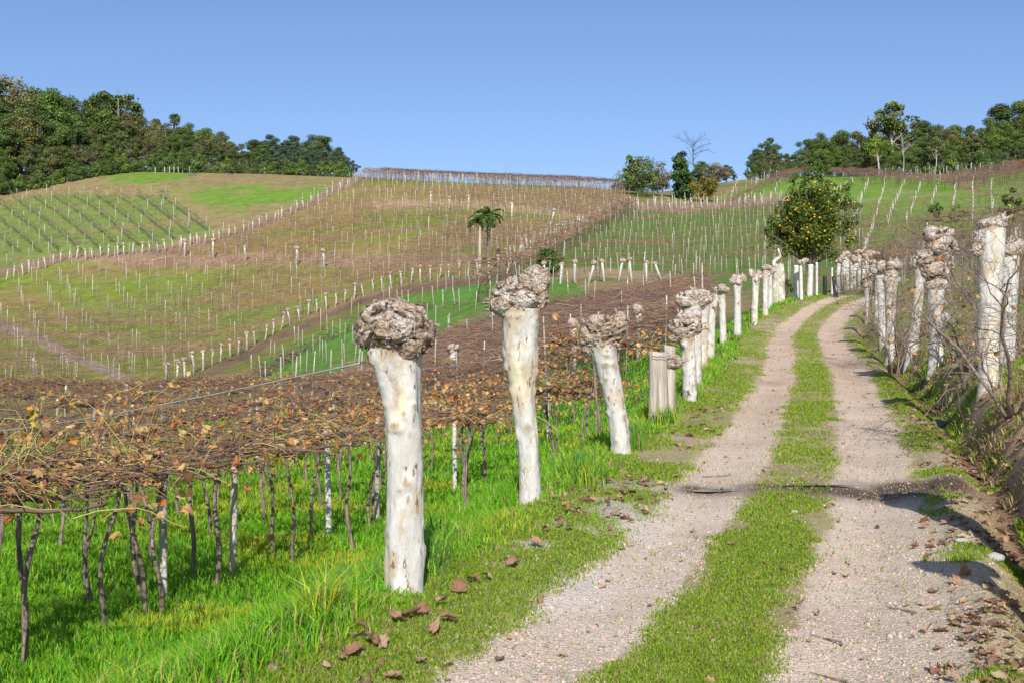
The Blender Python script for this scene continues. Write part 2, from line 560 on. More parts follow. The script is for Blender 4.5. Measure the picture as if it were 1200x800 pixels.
# ------------------------------------------------------------------ terrain (relative heights are to the eye, then + EYE)
NEARL = [(3, 'z', -3.15), (12, 'z', -3.2), (20, 'z', -3.25), (32, 'z', -3.3), (42, 'z', -3.2)]
PROF = {
 -600: NEARL + [(60,500),(85,468),(110,440),(135,398),(165,348),(190,312),(225,252),(248,222),(275,206),(310,196),(360,215),(450,260)],
 0:   NEARL + [(60,500),(85,468),(110,440),(135,398),(165,348),(190,312),(225,252),(248,222),(275,206),(310,196),(360,215),(450,260)],
 200: NEARL + [(60,495),(85,465),(110,440),(130,405),(160,350),(185,300),(215,250),(238,215),(255,197),(275,194),(310,196),(360,220),(450,260)],
 400: NEARL + [(60,480),(80,455),(100,432),(118,398),(140,355),(165,308),(200,252),(235,217),(252,204),(275,202),(320,215),(450,270)],
 500: NEARL + [(60,465),(75,435),(92,395),(105,365),(125,330),(160,290),(200,248),(235,220),(255,208),(265,207),(300,225),(450,280)],
 600: NEARL[:3] + [(32,'z',-3.3),(40,'z',-3.2),(50,470),(60,445),(78,395),(92,358),(108,328),(130,305),(165,278),(200,250),(235,225),(255,210),(265,209),(300,225),(450,290)],
 700: NEARL[:3] + [(30,'z',-3.1),(38,'z',-2.6),(45,459),(60,415),(75,375),(90,345),(105,330),(130,315),(165,285),(200,260),(230,240),(258,217),(268,215),(300,225),(450,280)],
 800: [(3,'z',-3.1),(12,'z',-3.1),(20,'z',-3.0),(30,'z',-2.6),(38,'z',-2.0),(45,430),(60,395),(80,358),(100,335),(125,315),(165,285),(205,260),(240,240),(270,232),(300,225),(400,222),(450,250)],
 900: [(3,'z',-2.4),(20,'z',-2.0),(35,'z',-.5),(50,375),(65,360),(90,343),(130,315),(180,275),(220,250),(250,235),(285,215),(310,203),(350,205),(450,240)],
 1000: [(3,'z',-1.7),(20,'z',-1.2),(38,'z',.3),(55,352),(70,350),(100,337),(150,290),(200,255),(240,232),(275,212),(300,207),(340,205),(450,240)],
 1100: [(3,'z',-1.5),(20,'z',-.5),(38,'z',1.2),(55,345),(70,325),(100,300),(150,268),(200,240),(250,217),(280,206),(310,204),(340,202),(450,240)],
 1200: [(3,'z',-1.2),(20,'z',.2),(38,'z',2.0),(55,325),(70,310),(100,288),(150,262),(200,238),(250,208),(280,198),(320,193),(450,230)],
 1800: [(3,'z',-1.2),(20,'z',.6),(38,'z',2.4),(55,325),(70,310),(100,288),(150,262),(200,238),(250,208),(280,198),(320,193),(450,230)],
}
_U = np.array(sorted(PROF))
_L = np.linspace(math.log(3), math.log(450), 420)
_D = np.exp(_L)
_Z = []
for u in _U:
    kd, kz = [], []
    for k in PROF[u]:
        kd.append(math.log(k[0]))
        kz.append(k[2] if k[1] == 'z' else (400 - k[1]) * k[0] / F)
    z = np.interp(_L, kd, kz)
    kern = np.exp(-0.5 * (np.arange(-18, 19) / 6.0) ** 2); kern /= kern.sum()
    _Z.append(np.convolve(np.pad(z, 18, mode='edge'), kern, 'valid'))
_Z = np.array(_Z)
_UF = np.arange(-600, 1801, 10.0)
_ZF = np.array([np.interp(_UF, _U, _Z[:, j]) for j in range(len(_L))]).T
kern = np.exp(-0.5 * (np.arange(-12, 13) / 4.0) ** 2); kern /= kern.sum()
_ZF = np.array([np.convolve(np.pad(_ZF[:, j], 12, mode='edge'), kern, 'valid') for j in range(len(_L))]).T

def profile(x, y):
    yy = np.clip(y, 5, 450)
    u = np.clip(600 + F * x / yy, -600, 1799.9)
    a = (u + 600) / 10.0
    b = (np.log(yy) - _L[0]) / (_L[1] - _L[0])
    i = np.clip(a.astype(int), 0, len(_UF) - 2); fa = a - i
    j = np.clip(b.astype(int), 0, len(_L) - 2); fb = b - j
    z = (_ZF[i, j] * (1 - fa) + _ZF[i + 1, j] * fa) * (1 - fb) + (_ZF[i, j + 1] * (1 - fa) + _ZF[i + 1, j + 1] * fa) * fb
    far = smooth(450, 1000, y)
    return z * (1 - far) + far * (-20)

def _tab(ks, lo=-40, hi=120):
    yy = np.linspace(lo, hi, 1601)
    v = np.interp(yy, [k[0] for k in ks], [k[1] for k in ks])
    kk = np.exp(-0.5 * (np.arange(-40, 41) / 13.0) ** 2); kk /= kk.sum()
    return yy, np.convolve(np.pad(v, 40, mode='edge'), kk, 'valid')
_XC = _tab([(-40,-15),(0,-1.1),(5.6,.86),(8,1.72),(11,2.76),(18,4.75),(25,6.66),(32,8.35),(39,10.06),(44,11.7),(50,14.2),(56,17.3),(63,21.5),(75,30),(120,65)])
_ZR = _tab([(-40,-1.67),(0,-1.67),(6,-1.67),(8,-1.60),(11,-1.42),(16,-1.22),(20,-1.0),(25,-.75),(30,-.42),(36,.0),(39,.22),(44,.78),(50,1.6),(54,2.1),(58,2.35),(62,2.45),(70,2.55),(120,5)])
def xc(y): return np.interp(y, _XC[0], _XC[1])
def zr(y): return np.interp(y, _ZR[0], _ZR[1])

def cross(off):
    a = np.abs(off)
    rut = -0.035 * np.exp(-((a - .8) / .28) ** 2)
    verge = .05 * smooth(1.2, 1.6, a)
    ditch = -.27 * np.exp(-((off - 2.0) / .24) ** 2)
    bank = np.interp(off, [1.85, 2.1, 2.4, 2.8, 3.6, 5, 9, 16, 30, 60], [0, .16, .50, .78, 1.0, 1.25, 1.9, 3.1, 5.4, 10])
    return rut + np.where(off > 0, verge * (1 - smooth(1.8, 2.2, off)) + bank + ditch, verge)

def H(x, y, fine=True):
    x = np.asarray(x, float); y = np.asarray(y, float)
    off = x - xc(y)
    base = profile(x, y)
    zc = zr(y)
    wl = .65 * smooth(-5.9, -2.1, off) + .35 * np.clip((off + 5.6) / 3.4, 0, 1)
    near = base * (1 - wl) + (zc + cross(off)) * wl
    s = smooth(55, 88, y)
    z = near * (1 - s) + base * s
    if fine:
        d = np.clip(np.abs(off) - 1.2, 0, 1) * (1 - s)
        z = z + d * (.05 * n2(x, y, 1.1, 3, 3) + .03 * n2(x, y, 4, 2, 9)) + s * .35 * n2(x, y, .05, 3, 5)
        z = z + .012 * n2(x, y, 2.5, 3, 8) * (1 - s)
        z = z + .14 * smooth(2.0, 2.5, off) * (1 - smooth(4.5, 7, off)) * (1 - s) * n2(x, y, 1.7, 4, 31)
    return z + EYE

def h1(x, y): return float(H(np.array([x]), np.array([y]))[0])
def proj(x, y, z):
    yy = np.maximum(y, .5)
    return 600 + F * x / yy, 400 - F * (z - EYE) / yy
_DS = np.exp(np.linspace(math.log(57), math.log(330), 900))
def hit(u, v, d0=57):
    """point of the far ground seen through photograph pixel (u,v)"""
    ds = _DS[_DS >= d0]
    x = (u - 600) / F * ds
    z = H(x, ds, False)
    vg = 400 - F * (z - EYE) / ds
    ok = np.nonzero(vg <= v)[0]
    k = ok[0] if len(ok) else int(np.argmin(vg))
    return np.array([x[k], ds[k], h1(x[k], ds[k])])
def at(u, v, d):
    return np.array([(u - 600) / F * d, d, EYE + (400 - v) / F * d])
def gp(u, d):
    x = (u - 600) / F * d
    return np.array([x, d, h1(x, d)])

def inpoly(u, v, poly):
    r = np.zeros(np.shape(u), bool)
    n = len(poly)
    for i in range(n):
        (x0, y0), (x1, y1) = poly[i], poly[(i + 1) % n]
        if y0 == y1: continue
        c = ((y0 > v) != (y1 > v)) & (u < (x1 - x0) * (v - y0) / (y1 - y0) + x0)
        r ^= c
    return r
P1 = [(-300,238),(0,232),(60,227),(190,229),(215,241),(252,272),(180,290),(60,302),(0,320),(-300,335)]
P2 = [(-300,226),(0,224),(40,222),(110,203),(230,190),(420,190),(425,207),(380,232),(330,252),(265,274),(215,241),(190,229),(60,227),(0,232),(-300,238)]
P3 = [(-300,490),(-300,340),(0,325),(75,303),(190,293),(265,274),(330,252),(400,217),(435,195),(725,205),(738,238),(690,258),(600,303),(545,318),(420,345),(300,398),(200,445)]
P4 = [(285,458),(305,425),(330,408),(420,368),(440,352),(500,345),(545,332),(625,318),(680,335),(690,348),(600,362),(500,395),(420,432)]
P5 = [(330,478),(330,452),(440,430),(500,395),(600,362),(690,348),(780,330),(830,322),(850,420),(700,470)]
P6 = [(612,306),(690,262),(738,242),(850,240),(900,234),(1012,240),(1012,345),(820,332),(700,326),(640,318)]
P6B = [(840,234),(880,217),(960,205),(1100,211),(1140,228),(1010,240),(900,234)]
P7 = [(1012,240),(1140,228),(1180,190),(1400,180),(1400,360),(1012,345)]

def mixc(a, b, t):
    return a * (1 - t[:, None]) + b * t[:, None]

def ground_cols(x, y, z):
    n = len(x)
    u, v = proj(x, y, z)
    ju = 5 * n2(x, y, .11, 3, 40); jv = 2.5 * n2(x, y, .13, 3, 41)
    u = u + ju; v = v + jv
    A = lambda *c: np.array([c], float)
    na = n2(x, y, .035, 4, 50) * .5 + .5
    nb = n2(x, y, .15, 4, 51) * .5 + .5
    nc = n2(x, y, .6, 3, 52) * .5 + .5
    green = A(.12, .18, .03); dry = A(.27, .20, .09); soil = A(.20, .125, .08); bright = A(.155, .26, .03); olive = A(.17, .175, .04)
    col = mixc(np.repeat(olive, n, 0), dry, smooth(.4, .62, nb))
    def put(mask, c):
        col[mask] = c[mask]
    far = y > 55
    # contour-wise streaks of soil and grass on the slopes
    st = n2(x * .25, y + z * .6, .22, 3, 53) * .5 + .5
    hi = smooth(345, 300, v)
    p3 = mixc(np.repeat(A(.18, .24, .024), n, 0), A(.28, .20, .07), smooth(.46, .70, st * .6 + na * .4 + hi * .14))
    p3 = mixc(p3, bright, .6 * smooth(.45, .7, nb) * smooth(315, 335, v) * smooth(425, 395, v))
    p3 = mixc(p3, np.repeat(A(.33, .20, .13), n, 0), .75 * smooth(11, 4, np.abs(v - 305 - 8 * (na - .5))) * (u > 150) * (u < 560))
    p3 = mixc(p3, np.repeat(A(.38, .26, .13), n, 0), .6 * smooth(13, 4, np.abs(v - 240 - 10 * (na - .5))) * (u > 440))
    p3 = mixc(p3, np.repeat(A(.36, .23, .14), n, 0), .8 * smooth(5, 1.5, np.abs(v - 300 + (u - 300) * .02 - 9 * (na - .5) * 2)) * (u < 330))
    put(far & inpoly(u, v, P3), p3)
    put(far & inpoly(u, v, P1), mixc(np.repeat(A(.17, .22, .05), n, 0), dry, .7 * smooth(.5, .7, st)))
    pz = mixc(np.repeat(dry * 1.05, n, 0), bright, smooth(.47, .70, na * .4 + nb * .35 + nc * .25 - .07 + .25 * np.exp(-(((u - 340) / 110) ** 2 + ((v - 232) / 14) ** 2)) + .2 * np.exp(-(((u - 165) / 50) ** 2 + ((v - 208) / 9) ** 2))))
    put(far & inpoly(u, v, P2), pz)
    put(far & inpoly(u, v, P6), mixc(np.repeat(A(.115, .19, .03), n, 0), A(.20, .16, .06), .75 * smooth(.5, .62, st * .7 + nb * .3)))
    put(far & inpoly(u, v, P6B), mixc(np.repeat(bright, n, 0), A(.3, .22, .13), .8 * smooth(.62, .72, nb) * (v > 222)))
    put(far & inpoly(u, v, P7), mixc(np.repeat(A(.17, .25, .04), n, 0), soil, .7 * smooth(.52, .66, st * .6 + nb * .4)))
    put(far & inpoly(u, v, P4), mixc(np.repeat(A(.10, .29, .03), n, 0), green, nb))
    put(far & inpoly(u, v, P5), np.repeat(soil, n, 0))
    # the track along the plot edge that climbs to the ridge
    def path(pts, w, c, s=1.0):
        dmin = np.full(n, 1e9)
        for (x0, y0), (x1, y1) in zip(pts[:-1], pts[1:]):
            dx, dy = x1 - x0, y1 - y0
            t = np.clip(((u - x0) * dx + (v - y0) * dy) / (dx * dx + dy * dy), 0, 1)
            dmin = np.minimum(dmin, np.hypot(u - x0 - t * dx, v - y0 - t * dy))
        m = smooth(w, w * .5, dmin) * s * far
        col[:] = mixc(col, np.repeat(c, n, 0), m)
    path([(560,322),(600,305),(690,260),(738,238)], 7, A(.42, .32, .22))
    path([(0,318),(75,303),(190,296),(262,280),(330,254),(400,220),(430,207)], 5, A(.27, .17, .11))
    path([(196,462),(240,440),(300,411),(330,393),(375,374),(420,355),(480,341),(545,331),(600,322)], 5, A(.20, .125, .08))
    path([(620,322),(700,318),(800,330)], 8, A(.36, .25, .14), .9)
    path([(740,242),(800,246),(860,240),(930,232)], 5, A(.30, .19, .13))
    path([(440,240),(560,238),(690,256)], 5, A(.45, .31, .17), .7)
    path([(-40,372),(30,390),(90,420),(150,445)], 8, A(.33, .23, .18), .9)
    # near ground
    off = x - xc(y)
    near = 1 - smooth(56, 70, y)
    a = np.abs(off)
    e1 = .16 * n2(x, y, 1.6, 4, 60); e2 = .10 * n2(x, y, 5, 3, 61)
    grav = mixc(np.repeat(A(.60, .49, .385), n, 0), A(.59, .43, .305), np.clip(smooth(8, 24, y) * .7 + .5 * (nb - .35), 0, 1))
    grav = mixc(grav, np.repeat(A(.36, .27, .20), n, 0), .55 * smooth(.60, .74, nc) * smooth(14, 22, y))
    under = mixc(np.repeat(A(.33, .28, .13), n, 0), A(.48, .37, .25), smooth(.5, .7, nc * .6 + nb * .4))
    bankL = mixc(np.repeat(A(.075, .13, .025), n, 0), A(.20, .17, .07), .7 * smooth(.6, .75, nc))
    floor = np.repeat(A(.07, .15, .025), n, 0)
    verge = mixc(np.repeat(A(.28, .28, .09), n, 0), A(.46, .35, .23), smooth(.40, .6, nc * .5 + nb * .5))
    bankR = mixc(np.repeat(A(.25, .24, .08), n, 0), A(.47, .33, .19), smooth(.42, .6, nc * .6 + nb * .4))
    rtop = mixc(np.repeat(A(.24, .29, .05), n, 0), A(.32, .24, .12), smooth(.45, .62, nb))
    nearc = under.copy()
    wtrk = smooth(.48, .37, np.abs(a - .8) + e1 * .9 + e2)
    nearc = mixc(nearc, grav, wtrk)
    nearc = mixc(nearc, verge, smooth(1.15, 1.45, a + e1))
    gl = smooth(.75, .3, np.abs(off + 1.55) + e1 * 2) * smooth(12.5, 10, y) * smooth(5.5, 8, y)   # pale chippings spilt on the left edge
    nearc = mixc(nearc, np.repeat(A(.60, .54, .49), n, 0), gl * .7)
    gr = smooth(1.9, 1.2, off + e1) * smooth(.5, 1.1, off) * smooth(13, 9, y)
    nearc = mixc(nearc, mixc(grav, np.repeat(A(.46, .37, .28), n, 0), nc), gr * .9)
    nearc = mixc(nearc, bankL, smooth(-1.9, -2.5, off + e1))
    nearc = mixc(nearc, floor, smooth(-4, -6.5, off + e1))
    nearc = mixc(nearc, bankR, smooth(1.7, 2.1, off + e1 * .6))
    nearc = mixc(nearc, np.repeat(A(.27, .15, .09), n, 0), .85 * np.exp(-((off - 1.98 + .3 * e1) / .17) ** 2))
    nearc = mixc(nearc, rtop, smooth(3.2, 5, off))
    wet = np.exp(-((y - 11.1 - .2 * n2(x, y, .9, 2, 66)) / (.26 + .17 * smooth(-.2, .8, off) + .12 * n2(x, y, 2.2, 2, 67))) ** 2) * smooth(-1.3, -.9, off + e1) * smooth(2.1, 1.3, off)
    nearc = mixc(nearc, np.repeat(A(.085, .055, .04), n, 0), np.clip(wet * (1.2 + .5 * smooth(-.2, .6, off)) * (.75 + .8 * n2(x, y, 2.4, 3, 68)), 0, .94))
    col[:] = mixc(col, nearc, near)
    return col

# polar sheet round the camera, fine where the photograph looks, closed behind it
az = np.concatenate([np.arange(-180, -60, 4.0), np.arange(-60, -29, .6), np.arange(-29, 29, .115), np.arange(29, 60, .6), np.arange(60, 180, 4.0)])
rad = np.concatenate([[1.0], np.exp(np.arange(math.log(1.8), math.log(520), .0095)), [600, 750, 1000, 1500, 2500, 4500]])
aa, rr = np.meshgrid(az * math.pi / 180, rad)
gx, gy = (np.sin(aa) * rr).ravel(), (np.cos(aa) * rr).ravel()
gz = H(gx, gy)
gcol = ground_cols(gx, gy, gz)
na_, nr_ = len(az), len(rad)
idx = np.arange(na_ * nr_).reshape(nr_, na_)
nx_ = np.roll(idx, -1, 1)
quads = np.stack([idx[:-1], nx_[:-1], nx_[1:], idx[1:]], -1).reshape(-1, 4)
cx, cy = gx[quads].mean(1), gy[quads].mean(1)
roff = cx - xc(cy)
isroad = (np.abs(roff) < 1.38 + .15 * n2(cx, cy, 1.6, 4, 60)) & (cy < 66) & (cy > -12)
GV = np.stack([gx, gy, gz], 1)
def sub(q):
    used, inv = np.unique(q, return_inverse=True)
    return GV[used], inv.reshape(q.shape), gcol[used]
v_, q_, c_ = sub(quads[~isroad])
g = mk('ground', v_, [q_], M_GROUND, col=c_); tag(g, kind='structure')
v_, q_, c_ = sub(quads[isroad])
g = mk('dirt_road', v_, [q_], M_ROAD, col=c_); tag(g, kind='structure')
# the small disc under the camera
k0 = idx[0]
dv = np.concatenate([GV[k0], [[0, 0, h1(0, 0)]]])
m_ = len(k0)
g = mk('dirt_road_foreground', dv, [np.stack([np.full(m_, m_), np.roll(np.arange(m_), -1), np.arange(m_)], 1)], M_ROAD, col=np.tile([[.5, .41, .33]], (m_ + 1, 1)))
tag(g, kind='structure')
# ------------------------------------------------------------------ pollarded plane trees
def worley2(p, pts, chunk=4000):
    d1 = np.empty(len(p)); d2 = np.empty(len(p))
    for i in range(0, len(p), chunk):
        d = np.linalg.norm(p[i:i + chunk, None] - pts[None], axis=2)
        s2 = np.partition(d, 1, axis=1)
        d1[i:i + chunk] = s2[:, 0]; d2[i:i + chunk] = s2[:, 1]
    return d1, d2

def trunk_mesh(path, radii, seed, knots=10, k=36, rings=90, rough=.085, big=1.0):
    """a pollard trunk along path [(x,y,z)...] with radii, knots and shallow flutes"""
    r = np.random.default_rng(seed)
    path = np.array(path, float)
    t = np.linspace(0, 1, len(path)); tt = np.linspace(0, 1, rings)
    kk = np.exp(-.5 * (np.arange(-9, 10) / 4.) ** 2); kk /= kk.sum()
    sm = lambda a: np.convolve(np.pad(a, 9, mode='edge'), kk, 'valid')
    P = np.stack([sm(np.interp(tt, t, path[:, i])) for i in range(3)], 1)
    P[:, 2] = np.interp(tt, t, path[:, 2])
    rad = sm(np.interp(tt, t, radii))
    V, fs = tubes(P, rad, k)
    ctr = np.repeat(P, k, 0); R0 = np.repeat(rad, k)
    dirn = norm(V - ctr)
    ang = np.arctan2(dirn[:, 1], dirn[:, 0])
    zz = V[:, 2]
    disp = R0 * (rough * 2.2 * fbm(np.stack([np.cos(ang) * 1.1, np.sin(ang) * 1.1, zz * 1.6], 1) + seed * 3.1, 3, seed)
                 + rough * .9 * fbm(np.stack([np.cos(ang) * 4, np.sin(ang) * 4, zz * 5], 1) + seed, 3, seed + 5)
                 + .05 * np.sin(ang * 3 + seed) * np.clip(1 - (zz - zz.min()) / .7, 0, 1))
    knot = np.zeros(len(V))
    H_ = path[-1, 2] - path[0, 2]
    for _ in range(knots):
        kz = path[0, 2] + H_ * r.uniform(.1, .97); ka = r.uniform(-math.pi, math.pi) if r.random() < .35 else r.uniform(-math.pi, 0)
        s_ = r.uniform(.016, .036) * big
        da = np.abs((ang - ka + math.pi) % (2 * math.pi) - math.pi) * R0
        dd = np.hypot(da, (zz - kz) * .85)
        dd = dd * (1 + .5 * fbm(V * 22, 2, seed + 31))
        b = np.exp(-(dd / s_) ** 2)
        disp += s_ * (1.15 * b - .75 * np.exp(-(dd / (s_ * .4)) ** 2))
        knot = np.maximum(knot, np.exp(-(dd / (s_ * .8)) ** 2) * r.uniform(.55, 1.1))
    for _ in range(55):
        kz = path[0, 2] + H_ * r.uniform(.05, .98); ka = r.uniform(-math.pi, math.pi)
        s_ = r.uniform(.005, .012) * big
        da = np.abs((ang - ka + math.pi) % (2 * math.pi) - math.pi) * R0
        b = np.exp(-(np.hypot(da, (zz - kz) * .38) * (1 + .5 * fbm(V * 40, 2, seed + 37)) / s_) ** 2)
        disp += s_ * .5 * b
        knot = np.maximum(knot, b * r.uniform(.6, 1.0))
    knot = np.maximum(knot, np.clip(1 - (zz - path[0, 2] - .13) / .12, 0, 1) * .45 * (fbm(V * 9, 3, seed) > -.05))
    nb_ = fbm(V * 13, 3, seed + 41)
    knot = np.maximum(knot, np.clip(1 - (path[-1, 2] + .02 - zz) / .17 + 1.1 * nb_, 0, 1) * .62)     # ragged bark below the head
    disp += .012 * np.clip(fbm(V * 16, 2, seed + 43), 0, 1)
    return V + dirn * disp[:, None], fs, knot

def remesh(V, Fc, vox):
    me = bpy.data.meshes.new('tmp')
    me.from_pydata(V.tolist(), [], Fc.tolist())
    ob = bpy.data.objects.new('tmp', me); C.objects.link(ob)
    md = ob.modifiers.new('r', 'REMESH'); md.mode = 'VOXEL'; md.voxel_size = vox
    dg = bpy.context.evaluated_depsgraph_get(); dg.update()
    m2 = bpy.data.meshes.new_from_object(ob.evaluated_get(dg))
    n = len(m2.vertices)
    v = np.empty(n * 3, np.float32); m2.vertices.foreach_get('co', v)
    nr = np.empty(n * 3, np.float32); m2.vertices.foreach_get('normal', nr)
    q = np.array([p.vertices[:] for p in m2.polygons if len(p.vertices) == 4])
    bpy.data.objects.remove(ob); bpy.data.meshes.remove(me); bpy.data.meshes.remove(m2)
    return v.reshape(-1, 3).astype(float), nr.reshape(-1, 3).astype(float), q

def knob_mesh(lumps, seed, vox=.011, cell=.06, amp=.035, flakes=120, stubs=14, ridge=.55, white=0.0, ztop=None):
    """a fist of scar tissue: merged lumps, knobbled all over, with bark flakes and cut twig stubs"""
    r = np.random.default_rng(seed)
    parts = []
    for (x, y, z, a, b, c) in lumps:
        V = ICO[3][0] * np.array([a, b, c])
        V = V + np.array([x, y, z])
        parts.append((V, [ICO[3][1]], None))
    V, fs, _ = join(parts)
    v, nn, q = remesh(V, np.concatenate(fs), vox)
    npts = int(max(30, len(v) * vox * vox * .9 / (cell * cell) * 1.6))
    pts = v[r.choice(len(v), min(npts, len(v)), replace=False)] + r.normal(0, .01, (min(npts, len(v)), 3))
    d1, d2 = worley2(v, pts)
    big = r.uniform(.4, 1.25, len(pts))
    cellr = cell * .75
    f1 = np.clip(1 - (d1 / cellr) ** 2, -.6, 1)
    disp = amp * (f1 * .9 + .9 * fbm(v * 9, 3, seed) + .45 * fbm(v * 28, 3, seed + 3))
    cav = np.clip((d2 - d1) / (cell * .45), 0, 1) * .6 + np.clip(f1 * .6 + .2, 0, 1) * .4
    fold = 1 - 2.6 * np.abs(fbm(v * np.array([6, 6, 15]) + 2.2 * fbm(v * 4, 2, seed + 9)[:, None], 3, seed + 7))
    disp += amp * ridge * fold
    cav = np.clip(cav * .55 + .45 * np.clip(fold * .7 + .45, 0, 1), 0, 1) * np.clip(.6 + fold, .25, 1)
    if ztop is not None:     # the paint of the trunk runs up onto the underside of the head
        lo = np.clip((ztop + .10 - v[:, 2]) / .16 + .9 * fbm(v * 10, 3, seed + 51), 0, 1)
        disp = disp * (1 - .6 * lo); cav = cav * (1 - .7 * lo) + .7 * lo
    V1 = v + nn * disp[:, None]
    paint = np.clip(.5 + white + 1.4 * fbm(v * 4, 2, seed + 12), 0, 1)
    if ztop is not None: paint = np.clip(paint + lo, 0, 1.4)
    parts = [(V1, [q], None)]
    cavs, pnts = [cav], [paint]
    if flakes:
        i = r.choice(len(v), flakes)
        L = np.array([[-.5, -.3, .12], [.5, -.3, .10], [.5, .3, .16], [-.5, .3, .02], [0, -.36, -.04], [0, .34, -.06]])
        rot = rotm(flakes, None, r)
        z_ = norm(nn[i] + r.normal(0, .3, (flakes, 3)))
        x_ = norm(np.cross(z_, r.normal(size=(flakes, 3)) * np.array([.5, .5, 1.2]))); y_ = np.cross(z_, x_)
        rot = np.stack([x_, y_, z_], -1)
        Vf, Ff = scatter(L, [np.array([[0, 4, 5, 3], [4, 1, 2, 5]])], V1[i] + nn[i] * .004, rot, r.uniform(.02, .065, (flakes, 1)) * np.array([1.3, .55, .8]))
        parts.append((Vf, Ff, None)); cavs.append(np.repeat(r.uniform(.25, .8, flakes), 6)); pnts.append(np.repeat(r.uniform(0, .8, flakes), 6))
    if stubs:
        i = r.choice(len(v), stubs)
        d = norm(nn[i] + r.normal(0, .3, (stubs, 3)) + np.array([0, 0, .25]))
        ln = r.uniform(.035, .085, stubs)
        P = V1[i][:, None] + d[:, None] * (np.array([-.02, 0, 1])[None, :, None] * np.stack([np.ones(stubs), ln, ln], 1)[:, :, None])
        rr = r.uniform(.009, .02, stubs)
        Vs, Fs = tubes(P, np.stack([rr * 1.2, rr * 1.05, rr], 1), 8)
        parts.append((Vs, Fs, None)); cavs.append(np.full(len(Vs), .75)); pnts.append(np.full(len(Vs), .4))
    V, fs, _ = join(parts)
    return V, fs, np.concatenate(cavs), np.concatenate(pnts)

def lump_fist(r, w, h, n=9, tall=1.0):
    """a generic fist: several lumps over a squat core"""
    L = [(0, 0, 0, w * .62, w * .6, h * .75)]
    for _ in range(n):
        a = r.uniform(0, 6.28); q = r.uniform(.35, .8) * w
        s = r.uniform(.3, .5) * w
        L.append((math.cos(a) * q, math.sin(a) * q, r.uniform(-.5, .75) * h * tall, s, s * r.uniform(.8, 1.2), s * r.uniform(.7, 1.1)))
    return L

def pollard(label, loc, path, radii, lumps, seed, group, knots=12, bark=None, vox=.011, cell=.06, amp=.03, flakes=120, stubs=14, k=36, rings=90, ridge=.55, white=0.0):
    root = thing('pollard_tree', loc, label, 'pollard tree', group)
    path = [(p[0], p[1], p[2]) for p in path]
    V, fs, kn = trunk_mesh([(path[0][0], path[0][1], -.2)] + path, [radii[0] * 1.22] + list(radii), seed, knots, k, rings)
    mk('trunk', V, fs, bark or M_TRUNK, root, attrs={'knot': kn})
    tx, ty, tz = path[-1]
    hs = {21: .94, 22: .9, 23: .95}.get(seed, 1.0)
    V, fs, cv, pt = knob_mesh([(x * hs + tx, y * hs + ty, z * hs + tz, a * hs, b * hs, c * hs) for (x, y, z, a, b, c) in lumps], seed + 100, vox, cell, amp, flakes, stubs, ridge, white, None if seed == 21 else tz)
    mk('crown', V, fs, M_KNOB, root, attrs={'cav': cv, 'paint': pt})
    return root

GL = 'pollarded plane trees along the left edge of the track'
GR = 'pollarded plane trees on the right bank'
b = lambda u, d: gp(u, d)
# first: squat, mushroom-shaped head
pollard('stout white pollard with one squat mushroom-shaped brown head, nearest to the camera', b(474, 7.15),
        [(0, 0, 0), (0, .0, .5), (.0, 0, 1.0), (-.015, 0, 1.25), (-.055, 0, 1.57)], [.120, .113, .110, .118, .166],
        [(0, 0, .02, .165, .165, .08), (0, 0, .08, .20, .19, .10), (-.13, -.02, .10, .11, .13, .09), (.14, -.03, .05, .10, .14, .08), (.10, -.08, -.0, .08, .09, .07), (.02, -.13, .10, .14, .10, .09), (-.02, -.02, .17, .16, .14, .075), (.19, .0, .04, .05, .08, .06), (-.08, -.12, .15, .1, .08, .07), (.09, -.1, .15, .1, .09, .07)],
        21, GL, knots=7, vox=.009, cell=.075, amp=.026, flakes=380, stubs=5, k=48, rings=120, ridge=1.0, white=-.05)
# second: tall, swollen below a slanting knobbed head
pollard('tall white pollard whose knobbly head slants up to the right, second along the track', b(623, 10.3),
        [(0, 0, 0), (-.03, 0, .5), (-.085, 0, 1.05), (-.10, 0, 1.28), (-.115, 0, 1.5), (-.105, 0, 1.76)], [.098, .10, .105, .155, .15, .175],
        [(0, 0, .07, .19, .18, .16), (-.14, -.03, .06, .13, .14, .13), (.10, -.03, .20, .14, .14, .12), (.18, -.02, .30, .10, .10, .10), (-.17, -.05, .16, .085, .09, .08), (.05, -.12, .10, .11, .1, .1), (.20, -.04, .12, .07, .08, .12), (-.05, -.1, .2, .10, .09, .09), (.0, .1, .16, .15, .12, .1)],
        22, GL, knots=11, vox=.010, cell=.085, amp=.030, flakes=170, stubs=14, k=44, rings=110, bark=M_TRUNK2, white=.12)
